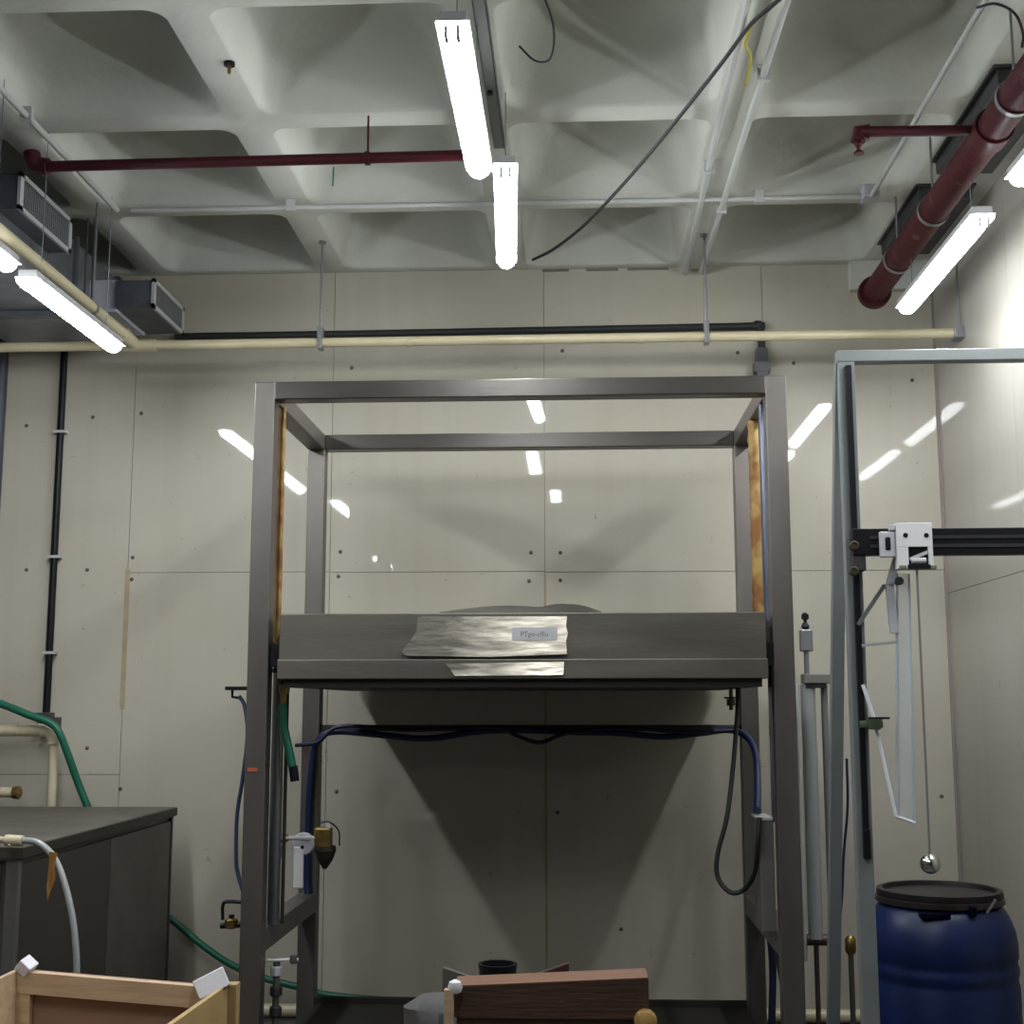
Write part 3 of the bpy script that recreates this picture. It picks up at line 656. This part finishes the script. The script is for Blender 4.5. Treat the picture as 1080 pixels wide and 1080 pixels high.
root = thing('pipe_stack', 'short vertical run of grey pipe fittings beside the front left post base', 'pipe', (x, 5.63, 0))
MB().tube([(x, 5.63, 0), (x, 5.63, .60)], .014, 12).build('pipe', mat('dull grey metal', (.12, .12, .10), .5, .5), root, True)
for zz_ in (.55, .47, .39): MB().lathe([(.02, zz_-.02), (.026, zz_-.015), (.026, zz_+.015), (.02, zz_+.02)], (x, 5.63, 0), 8).build('coupling', BLACKR if zz_ < .5 else GREYP, root)

# ------------------------------------------------------------------ long green hoses at the wall
hose('green_hose', 'green hose arching over the ivory pipe down behind the steel cabinet',
     [(-60, 722, 7.09), (0, 742, 7.08), (30, 754, 7.07), (52, 762, 7.07), (62, 772, 7.07), (72, 797, 7.1), (82, 825, 7.14), (92, 850, 7.15), (120, 920, 7.17)], .0205, GREEN)
hose('green_hose', 'green hose sagging along the wall behind the front left frame post',
     [(140, 925, 7.17), (170, 960, 7.18), (190, 977, 7.2), (215, 998, 7.2), (245, 1018, 7.2), (280, 1032, 7.2), (315, 1041, 7.2), (350, 1050, 7.2), (420, 1056, 7.2)], .019, GREEN)

# ------------------------------------------------------------------ steel cabinet
CX, CY0, CY1, CT = -2.15, 5.10, 7.05, 1.105
root = thing('steel_cabinet', 'large dark steel cabinet against the back wall at the left', 'cabinet', (-2.9, 6, 0))
MB().box((-3.9, CY0+.02, .02), (CX-.012, CY1-.01, CT-.05)).build('body', DARKST, root)
MB().box((-3.92, CY0-.01, CT-.05), (CX+.004, CY1+.01, CT-.045)).box((-3.92, CY0-.012, CT-.045), (CX+.012, CY1+.01, CT), .004).build('top', TOPST, root)
MB().box((CX-.012, CY0-.01, CT-.045), (CX+.018, CY1+.015, CT-.003), .003).build('top_edge', mat('dark edge strip', (.055, .052, .046), .5, .4), root)
ym = at(115, 950, X=CX).y
for y0, y1, m in ((CY0+.03, ym-.006, mat('darker side panel', (.085, .082, .073), .4, .6)), (ym+.006, CY1-.03, DARKST)):
    MB().box((CX-.014, y0, .05), (CX-.002, y1, CT-.07), .003).build('side_panel', m, root)
MB().box((CX-.04, CY1-.03, 0), (CX+.002, CY1, CT-.05), .003).build('corner_post', mat('dark edge strip', (), 0), root)
MB().box((CX-.05, CY0-.002, 0), (CX+.002, CY0+.03, CT-.05), .003).build('corner_post', mat('grey corner post', (.19, .185, .175), .45, .5), root)
MB().box((-3.88, CY0-.004, .05), (CX-.07, CY0+.018, CT-.07), .003).build('front_panel', mat('grey corner post', (), 0), root)
# hose clipped on the near corner
root = thing('clear_hose', 'grey clear hose curving down from the near corner of the cabinet', 'hose', at(30, 888, Y=5.0))
MB().tube(curve([at(22, 886, Y=5.05), at(40, 889, Y=5.04), at(55, 902, Y=5.02), at(66, 925, Y=5.0), (at(76, 965, Y=4.98)), at(80, 1000, Y=4.97), at(81, 1030, Y=4.97), at(81, 1060, Y=4.97), at(80, 1100, Y=4.97)]), .0125, 12).build('hose', CLEARH, root, True)
MB().tube([at(-15, 884, Y=5.05), at(6, 886, Y=5.05)], .012, 12).tube([at(6, 886, Y=5.05), at(24, 887, Y=5.05)], .021, 10).tube([at(14, 886, Y=5.05), at(9, 892, Y=5.04)], .01, 10).build('fitting', PVC, root, True)
tag(MB().prism([at(52, 898, Y=4.98), at(60, 900, Y=4.98), at(57, 915, Y=4.98), at(58, 928, Y=4.99), at(53, 940, Y=4.99), at(50, 950, Y=4.99), at(49, 935, Y=4.99), at(51, 918, Y=4.99)], (0, .006, 0)).build('orange_strap', ORANGE), 'limp orange strap tied to the grey hose at the cabinet corner', 'strap')

# ------------------------------------------------------------------ wooden crate
CYF = 4.30; ct = .785; z0 = 0.0
P0, P1 = at(22, 1023, Y=CYF), at(238, 1041, Y=CYF)
xa, xb, xc = P0.x, P1.x, at(252, 1036, Y=CYF).x
root = thing('wooden_crate', 'open plywood crate with pale pine rails in the lower left foreground', 'crate', ((xa+xb)/2, 3.9, 0))
NY = 3.42
sl = (P1.z-P0.z)
MB().prism([(xa, CYF, 0), (xb, CYF, 0), (xb, CYF, P1.z), (xa, CYF, P0.z)], (0, .018, 0)).build('back_panel', PLYPINK, root)
MB().prism([(xa, CYF-.03, P0.z-.065), (xb, CYF-.03, P1.z-.065), (xb, CYF-.03, P1.z+.001), (xa, CYF-.03, P0.z+.001)], (0, .032, 0)).build('top_rail', WOODP, root)
MB().box((xa, CYF-.028, 0), (xa+.045, CYF, P0.z-.064), .002).build('upright', WOODP, root)
MB().box((xb-.045, CYF-.028, 0), (xb, CYF, P1.z-.066), .002).build('upright', WOODP, root)
MB().prism([(xb, NY, 0), (xb, CYF+.02, 0), (xb, CYF+.02, P1.z+.012), (xb, NY, P1.z+.035)], (.016, 0, 0)).build('side_panel', WOODY, root)
MB().box((xb+.016, CYF-.03, 0), (xc, CYF+.018, P1.z+.014), .002).build('corner_batten', mat('tan batten', (.42, .29, .14), .6, col2=(.36, .24, .10), scale=9), root)
MB().prism([(xa, NY, 0), (xa, CYF+.02, 0), (xa, CYF+.02, P0.z+.003), (xa, NY, P0.z+.003)], (-.016, 0, 0)).build('side_panel', WOODP, root)
MB().box((xa-.016, NY-.018, 0), (xb+.016, NY, P1.z-.02)).build('front_panel', WOODY, root)
MB().box((xa, NY, .03), (xb, CYF, .05)).build('crate_floor', WOODY, root)
a = at(226, 1034, Y=CYF)
M_ = Matrix.Rotation(math.radians(20), 3, 'Z') @ Matrix.Rotation(math.radians(-24), 3, 'Y') @ Matrix.Rotation(math.radians(-16), 3, 'X')
tag(MB().box((xb-.085, CYF-.10, P1.z-.015), (xb+.015, CYF+.03, P1.z+.045), .003, M_).build('foam_block', FOAM), 'large white foam block on the right corner of the wooden crate', 'foam block')
q = at(30, 1018, Y=CYF)
tag(MB().box((q.x-.022, CYF-.04, q.z-.02), (q.x+.022, CYF+.01, q.z+.02), .003, Matrix.Rotation(.7, 3, 'Y') @ Matrix.Rotation(.3, 3, 'X')).build('foam_block', FOAM), 'small white foam block on the left corner of the wooden crate', 'foam block')

# ------------------------------------------------------------------ timber and scraps on a low bench
BY = 3.80
a, b = at(470, 1040, Y=BY), at(684, 1031, Y=BY)
zt = (a.z+b.z)/2; thick = .095
bz = zt-2*.098-.13
root = thing('low_bench', 'low dark bench under the timbers, below the frame edge', 'bench', (0, 4.1, 0))
MB().box((-.62, 3.74, bz-.04), (.42, 4.5, bz), .004).build('bench_top', DARKST, root)
for x_ in (-.6, .36):
    for y_ in (3.76, 4.44): MB().box((x_, y_, 0), (x_+.04, y_+.04, bz-.04)).build('leg', DARKST, root)
bz0_ = bz; bz = bz+.13
for x_ in (-.2, .06): MB().box((x_, 3.80, bz0_), (x_+.07, 4.0, bz)).build('bearer', DARKST, root)
def timber(z, x0, x1, y, dy, lb, dz=.095, tilt=0):
    root = thing('timber_beam', lb, 'timber', ((x0+x1)/2, y, z), 'timbers on the low bench')
    sz = (x1-x0)*tilt
    A = [(x0, y, z), (x1, y, z+sz*.0), (x1, y, z+dz+sz), (x0, y, z+dz)]
    MB().prism(A, (.0, dy, 0)).build('beam', BEAMW, root)
    MB().prism([(x0+.002, y-.001, z+dz+.0005), (x1-.002, y-.001, z+dz+sz+.0005), (x1-.002, y+dy, z+dz+sz+.0005), (x0+.002, y+dy, z+dz+.0005)], (0, 0, .004)).build('planed_face', BEAMT, root)
dz1 = a.z-(bz+.098)
timber(bz+.0985, a.x+.02, b.x, BY, .13, 'reddish timber beam with a planed top, upper one of the pair', dz1-.004, (b.z-a.z)/(b.x-a.x))
timber(bz+.0005, a.x+.03, b.x-.01, BY+.01, .12, 'reddish timber beam lying under the planed one', .094)
root = thing('wooden_stake', 'thin tan stake with a white knob at the left end of the timbers', 'stake', at(474, 1080, Y=BY-.03))
sx = at(474, 1060, Y=BY-.03).x
MB().box((sx-.014, BY-.045, bz0_), (sx+.012, BY-.018, at(474, 1043, Y=BY-.03).z), .002).build('stake', WOODP, root)
MB().lathe([(.004, -.02), (.016, -.014), (.021, 0), (.016, .014), (.004, .02)], at(480, 1041, Y=BY-.03), 16).build('knob', WHITEP, root, True)
p = at(681, 1078, Y=BY-.02)
tag(MB().lathe([(.012, -.03), (.030, -.02), (.032, .02), (.024, .035)], p, 18, 'Y').build('wooden_ball', mat('golden wood', (.42, .26, .07), .5, col2=(.34, .2, .05), scale=14), None, True), 'round golden wood knob at the right end of the timbers', 'knob')
ys = 4.22
zb_ = bz0_
def edge(px, py, Y=ys): return at(px, py, Y=Y)
A = [edge(467, 1021), edge(503, 1032), edge(503, 1045)]
tag(MB().prism([edge(467, 1021), edge(503, 1033), Vector((edge(503, 1033).x, ys, zb_)), Vector((edge(467, 1021).x, ys, zb_))], (0, .03, 0)).build('steel_offcut', DARKST), 'dark steel offcut with a sloping top left of the black cup', 'offcut')
tag(MB().prism([edge(563, 1029), edge(600, 1016), Vector((edge(600, 1016).x, ys, zb_)), Vector((edge(563, 1029).x, ys, zb_))], (0, .03, 0)).build('rusty_offcut', mat('rusty steel', (.10, .035, .018), .7, .2, col2=(.04, .02, .015), scale=14)), 'rusty steel offcut with a sloping top right of the black cup', 'offcut')
p = at(525, 1016, Y=ys); r_ = .0575
tag(MB().lathe([(r_*.9, zb_-p.z), (r_, -.02), (r_+.003, -.004), (r_+.003, 0), (r_-.006, 0), (r_-.012, -.08), (.001, -.085)], p, 32).build('black_cup', BLACK, None, True), 'black round open cup standing behind the timber beams', 'cup')
# grey folded cloth at the left end
c = at(458, 1074, Y=4.05)
mb = MB(); mb.lathe([(.01, .12), (.06, .112), (.10, .085), (.115, .03), (.115, -.05), (.10, zb_-c.z)], (c.x+.02, 4.06, c.z-.05), 24)
for v in mb.b.verts: v.co.x += .012*math.sin(v.co.z*40+v.co.y*20); v.co.y += .01*math.sin(v.co.x*50)
tag(mb.build('grey_cloth_bundle', GREYC, None, True), 'grey cloth bundle beside the left end of the timbers', 'cloth')

# ------------------------------------------------------------------ acrylic column behind the frame
yc = 6.35
root = thing('filter_column', 'tall grey column of two tubes with a valve, between frame and white gantry', 'column', at(860, 1000, Y=yc))
xa_ = at(856, 850, Y=yc).x; xb_ = at(870, 850, Y=yc).x
ztop = at(860, 722, Y=yc).z; zbot = at(860, 990, Y=yc).z
MB().tube([(xa_, yc, zbot), (xa_, yc, ztop)], .034, 20).build('tube', mat('translucent grey tube', (.32, .335, .33), .3), root, True)
MB().tube([(xb_+.018, yc+.02, zbot), (xb_+.018, yc+.02, ztop)], .016, 12).build('tube', mat('slim grey tube', (.30, .31, .32), .3, .5), root, True)
MB().tube([(xa_-.05, yc, zbot-.1), (xa_-.05, yc, ztop)], .010, 12).build('tie_rod', CONDUIT, root, True)
a, b = at(846, 711, Y=yc), at(877, 721, Y=yc)
MB().box((a.x, yc-.05, b.z), (b.x, yc+.05, a.z), .004).build('top_plate', mat('olive grey plate', (.17, .17, .14), .5), root)
MB().box((a.x+.01, yc-.04, b.z-.02), (b.x-.03, yc+.04, b.z), .003).build('gasket', BLACKR, root)
xv = at(850, 680, Y=yc).x
MB().tube([(xv, yc, a.z-.005), (xv, yc, at(850, 682, Y=yc).z)], .012, 12).build('stem', RODM, root, True)
MB().box((xv-.028, yc-.025, at(850, 687, Y=yc).z), (xv+.03, yc+.025, at(850, 664, Y=yc).z), .006).build('valve_body', mat('dull zinc', (.25, .26, .26), .4, .6), root)
MB().lathe([(.014, 0), (.02, .012), (.014, .03), (.008, .035), (.008, .045), (.018, .05), (.018, .07), (.008, .08)], (xv, yc, at(850, 664, Y=yc).z), 14).build('knob', BLACK, root, True)
MB().box((xv-.005, yc-.01, at(850, 658, Y=yc).z-.003), (xv+.055, yc+.01, at(850, 658, Y=yc).z+.004)).build('lever', GREYP, root)
MB().tube([(xa_-.04, yc, zbot-.005), (xb_+.0, yc, zbot-.005)], .026, 12).tube([(xa_, yc, 0), (xa_, yc, zbot)], .012, 10).build('bottom_fitting', mat('brown fitting', (.05, .035, .025), .5), root, True)
hose('thin_cord', 'thin blue cord hanging between the column and the gantry post', [(893, 800, 5.9), (894, 850, 5.9), (890, 900, 5.9), (888, 945, 5.9), (884, 990, 5.9), (883, 1040, 5.9), (883, 1100, 5.9), (883, 1175, 5.9)], .006, BLUEH, 'cord')
p = at(897, 997, Y=6.0)
root = thing('brass_wall_tap', 'small brass tap half hidden behind the gantry post', 'tap', p)
MB().lathe([(.012, -.04), (.024, -.025), (.024, .025), (.012, .04)], p, 12).build('tap_body', BRASS, root, True)
MB().tube([(p.x, 6.0, 0), (p.x, 6.0, p.z-.04)], .012, 10).build('riser', mat('dull grey metal', (.12, .12, .10), .5, .5), root, True)

# ------------------------------------------------------------------ white gantry
GY = 4.80
gx0 = at(885.5, 420, Y=GY).x+.001; gw = .058
zt1 = at(980, 368, Y=GY).z; zt0 = zt1-.045
root = thing('white_gantry', 'white metal gantry with a leaning rear leg and black rail, at right', 'gantry', (gx0, GY, 0))
MB().box((gx0, GY, 0), (gx0+gw, GY+.05, zt1-.01), .003).build('post', WHITEM, root)
MB().box((1.90, GY, 0), (1.95, GY+.05, zt0), .003).build('post', WHITEM, root)
MB().box((gx0-.003, GY-.002, zt0), (1.96, GY+.052, zt1), .004).build('top_beam', WHITEM, root)
lg = at(878, 1080, X=gx0+.015)
dv = (Vector((gx0+.018, lg.y, lg.z))-Vector((gx0+.018, GY+.05, zt1-.04))); s_ = (zt1-.04)/-dv.z
foot = Vector((gx0+.018, GY+.05, zt1-.04))+dv*s_
MB().bar(Vector((gx0+.018, GY+.05, zt1-.04)), foot, .045, .045).build('leaning_leg', WHITEM, root)
MB().bar(Vector((1.925, GY+.05, zt1-.04)), Vector((1.925, foot.y, 0)), .045, .045).build('leaning_leg', WHITEM, root)
r1, r2 = at(896, 386, Y=GY), at(909, 905, Y=GY)
rx = gx0+.022
MB().box((rx, GY-.018, r2.z), (rx+.021, GY+.001, r1.z), .002).build('linear_rail', BLACK, root)
MB().box((rx-.001, GY-.022, r2.z), (rx+.023, GY, r2.z+.10), .002).build('rail_end', BLACK, root)
# crosswise black beam
bz0, bz1 = at(1040, 585, Y=GY-.06).z, at(1040, 557, Y=GY-.06).z
root2 = thing('black_crossbeam', 'thick black grooved crossbeam carried on the white gantry', 'beam', (1.4, GY-.05, bz0))
MB().box((rx-.01, GY-.075, bz0), (1.95, GY-.02, bz1), .003).build('beam', BLACK, root2)
for k in (.33, .66): z_ = bz0+(bz1-bz0)*k; MB().box((rx+.05, GY-.079, z_-.006), (1.95, GY-.074, z_+.006)).build('groove', mat('black groove', (.03, .03, .035), .3), root2)
for py in (575, 602):
    p = at(901, py, Y=GY-.08)
    MB().lathe([(.017, .02), (.017, -.003), (.011, -.005), (.011, -.001), (.004, -.001)], (p.x, GY-.078, p.z), 18, 'Y').build('pulley', mat('dull gold ring', (.06, .052, .032), .5, .4), root2, True)
MB().box((rx-.012, GY-.07, bz0-.055), (rx+.035, GY-.018, bz0+.001), .003).build('slide_block', BLACKR, root2)
# carriage
yc2 = GY-.10
a, b = at(944, 552, Y=yc2), at(984, 600, Y=yc2)
h0, h1 = at(957, 577, Y=yc2), at(979, 600, Y=yc2)
root3 = thing('white_carriage', 'white carriage plate with a square window, on the black crossbeam', 'carriage', (a.x, yc2, b.z))
mb = MB(); t0, t1 = yc2-.012, yc2+.025
mb.box((a.x, t0, h0.z), (b.x, t1, a.z), .001).box((a.x, t0, b.z), (h0.x, t1, h0.z)).box((h1.x, t0, b.z), (b.x, t1, h0.z))
mb.build('plate', WHITEP, root3)
MB().box((h0.x, t0+.012, h1.z), (h1.x, t1, h0.z)).build('window_back', BLACK, root3)
MB().bar((h0.x+.004, t0+.004, h0.z-.045), (h1.x-.004, t0+.004, h0.z-.02), .014, .012, (0, 0, 1)).tube([(h0.x+.01, t0+.004, h0.z-.05), (h1.x-.01, t0+.004, h0.z-.05)], .012, 10).build('mechanism', GREYP, root3)
MB().box((h0.x-.004, t0-.008, h1.z-.002), (h1.x+.004, t0+.01, h1.z+.014)).build('lower_bar', BLACK, root3)
for px in (955, 977): p = at(px, 564.5, Y=t0); MB().lathe([(.0085, .004), (.0085, -.002)], (p.x, t0, p.z), 14, 'Y').build('screw', BLACK, root3)
for px in (952, 984): p = at(px, 598, Y=t0); MB().box((p.x-.012, t0-.006, p.z-.008), (p.x+.012, t0+.01, p.z+.006), .002).build('foot_screw', mat('greenish grey', (.16, .17, .13), .5), root3)
wa, wb = at(927, 561, Y=yc2+.01), at(944, 588, Y=yc2+.01)
MB().box((wa.x, yc2-.002, wb.z), (wb.x+.002, yc2+.02, wa.z), .004).build('side_wing', GREYP, root3)
MB().box((wa.x+.018, yc2-.006, wb.z+.025), (wa.x+.036, yc2, wa.z-.02), .004).build('slot', BLACK, root3)
p = at(941, 556, Y=yc2); MB().box((p.x-.01, yc2-.005, p.z-.012), (p.x+.01, yc2+.02, p.z+.008), .002).build('small_lug', GREYP, root3)
# chain and ball
cx_ = at(967, 600, Y=yc2).x; cb = at(979.5, 911, Y=yc2)
root4 = thing('hanging_ball', 'chromed ball hanging on a thin cord from the white carriage', 'ball', (cx_, yc2, cb.z))
MB().tube([(cx_, yc2, cb.z), (cx_, yc2, b.z)], .004, 8).build('cord', mat('grey brown cord', (.20, .17, .16), .6), root4, True)
mb = MB(); bmesh.ops.create_uvsphere(mb.b, u_segments=28, v_segments=16, radius=.034, matrix=Matrix.Translation((cx_, yc2, cb.z))); mb.build('ball', BALL, root4, True)
# acrylic chute with arm
ya = GY-.02
root5 = thing('acrylic_chute', 'clear acrylic sheet with bright edges hanging under the white carriage', 'acrylic sheet', at(950, 800, Y=ya))
MB().prism([at(945, 605, Y=ya), at(958, 605, Y=ya), at(965, 868, Y=ya), at(945, 862, Y=ya)], (0, .006, 0)).build('sheet', ACRY, root5)
MB().prism([at(911, 722, Y=ya), at(945, 700, Y=ya), at(945, 862, Y=ya)], (0, .004, 0)).build('side_sheet', mat('thin clear film', (.7, .75, .78), .1, alpha=.05), root5)
MB().tube([at(910, 722, Y=ya), at(922, 758, Y=ya), at(945, 861, Y=ya)], .0065, 8).tube([at(945, 861, Y=ya), at(965, 868, Y=ya)], .0055, 8).build('bright_edge', ACRE, root5, True)
MB().tube([at(946, 605, Y=ya), at(947, 860, Y=ya)], .004, 6).build('edge_line', mat('pale blue edge', (.42, .50, .54), .3), root5)
MB().tube([at(958.5, 605, Y=ya), at(965, 866, Y=ya)], .004, 6).build('edge_line', mat('pale blue edge', (), 0), root5)
root6 = thing('swing_arm', 'pale grey arm slanting down from the carriage with dark struts', 'arm', at(942, 600, Y=ya))
MB().bar(at(946, 588, Y=ya), at(938, 618, Y=ya), .026, .02).bar(at(938, 616, Y=ya), at(943, 668, Y=ya), .028, .02).build('arm', GREYP, root6)
MB().lathe([(.015, .012), (.015, -.012)], at(948, 613, Y=ya-.012), 12, 'Y').build('knob', mat('greenish black', (.03, .04, .03), .5), root6)
MB().bar(at(905, 659, Y=ya), at(933, 617, Y=ya), .014, .01).build('strut', mat('grey-green strut', (.14, .16, .15), .5, .3), root6)
MB().bar(at(909, 681, Y=ya), at(946, 677, Y=ya), .010, .008).build('strut', mat('pale strut', (.33, .36, .36), .5), root6)
p = at(922, 764, Y=ya-.02)
root7 = thing('clamp_knob', 'dark green clamp beside the black rail on the acrylic edge', 'clamp', p)
MB().lathe([(.022, -.018), (.026, 0), (.030, .018)], p, 14).box((p.x-.05, p.y-.008, p.z-.012), (p.x+.03, p.y+.008, p.z+.012), .003).build('clamp', mat('dark green plastic', (.06, .085, .05), .5), root7, True)
MB().box((p.x-.02, p.y-.006, p.z+.018), (p.x+.055, p.y+.006, p.z+.026), .002).build('lever', BLACK, root7)

# ------------------------------------------------------------------ blue drum
DY = 5.12; DR = .275
dx = (at(918.5, 1000, Y=DY-.0).x + at(1075, 1000, Y=DY-.0).x)/2
DR = (at(1075, 1000, Y=DY).x - at(918.5, 1000, Y=DY).x)/2*.992
zl = at(985, 936, Y=DY).z
dx -= .012
root = thing('blue_drum', 'blue plastic drum with a black lid standing by the right wall', 'drum', (dx, DY, 0))
def dz(py): return at(990, py, Y=DY-DR*.95).z
prof = [(DR*.92, 0), (DR*.97, .02), (DR, .06), (DR, .22), (DR*.985, .235), (DR, .25)]
for g_ in (dz(1044), dz(1025)): prof += [(DR, g_-.02), (DR*.982, g_-.008), (DR*.982, g_+.008), (DR, g_+.02)]
zs = zl-.19
prof += [(DR*1.0, zs), (DR*.975, zs+.05), (DR*.91, zs+.095), (DR*.84, zs+.125), (DR*.80, zs+.135), (DR*.79, zs+.16)]
MB().lathe(prof, (dx, DY, 0), 64).build('drum_body', BLUED, root, True)
rl = (at(1050, 938, Y=DY).x-at(921, 938, Y=DY).x)/2
MB().lathe([(rl*.96, zl-.045), (rl*1.0, zl-.04), (rl*1.01, zl-.02), (rl*1.0, zl-.004), (rl*.95, zl), (rl*.91, zl-.002), (rl*.89, zl-.018), (rl*.2, zl-.016)], (dx, DY, 0), 64).build('lid', LIDM, root, True)
MB().lathe([(rl*1.0, zl-.052), (rl*1.03, zl-.048), (rl*1.03, zl-.03), (rl*1.0, zl-.028)], (dx, DY, 0), 64, caps=False).build('locking_ring', mat('dark locking ring', (.06, .05, .05), .35, .7), root, True)
a, b = at(974, 964, Y=DY-DR), at(1004, 970, Y=DY-DR)
def surf(px, py, dr=0):
    p = at(px, py, Y=DY-DR*.9); t = (p.x-dx); return Vector((p.x, DY-math.sqrt(max(.001, (DR*.9+dr)**2-t*t)), p.z))
s0 = surf(988, 967)
MB().box((s0.x-.052, s0.y-.006, s0.z-.010), (s0.x+.052, s0.y+.04, s0.z+.010), .004).build('grip_recess', mat('dark blue recess', (.001, .002, .010), .9, spec=.05), root)
s1 = surf(1027, 962); MB().box((s1.x-.012, s1.y-.006, s1.z-.018), (s1.x+.012, s1.y+.03, s1.z+.018), .006).build('bung_notch', mat('dark blue recess', (), 0), root)
s2 = surf(1046, 958); MB().bar(s2+Vector((-.012, -.01, -.02)), s2+Vector((.022, -.01, .028)), .007, .006).build('lever_clip', RODM, root)
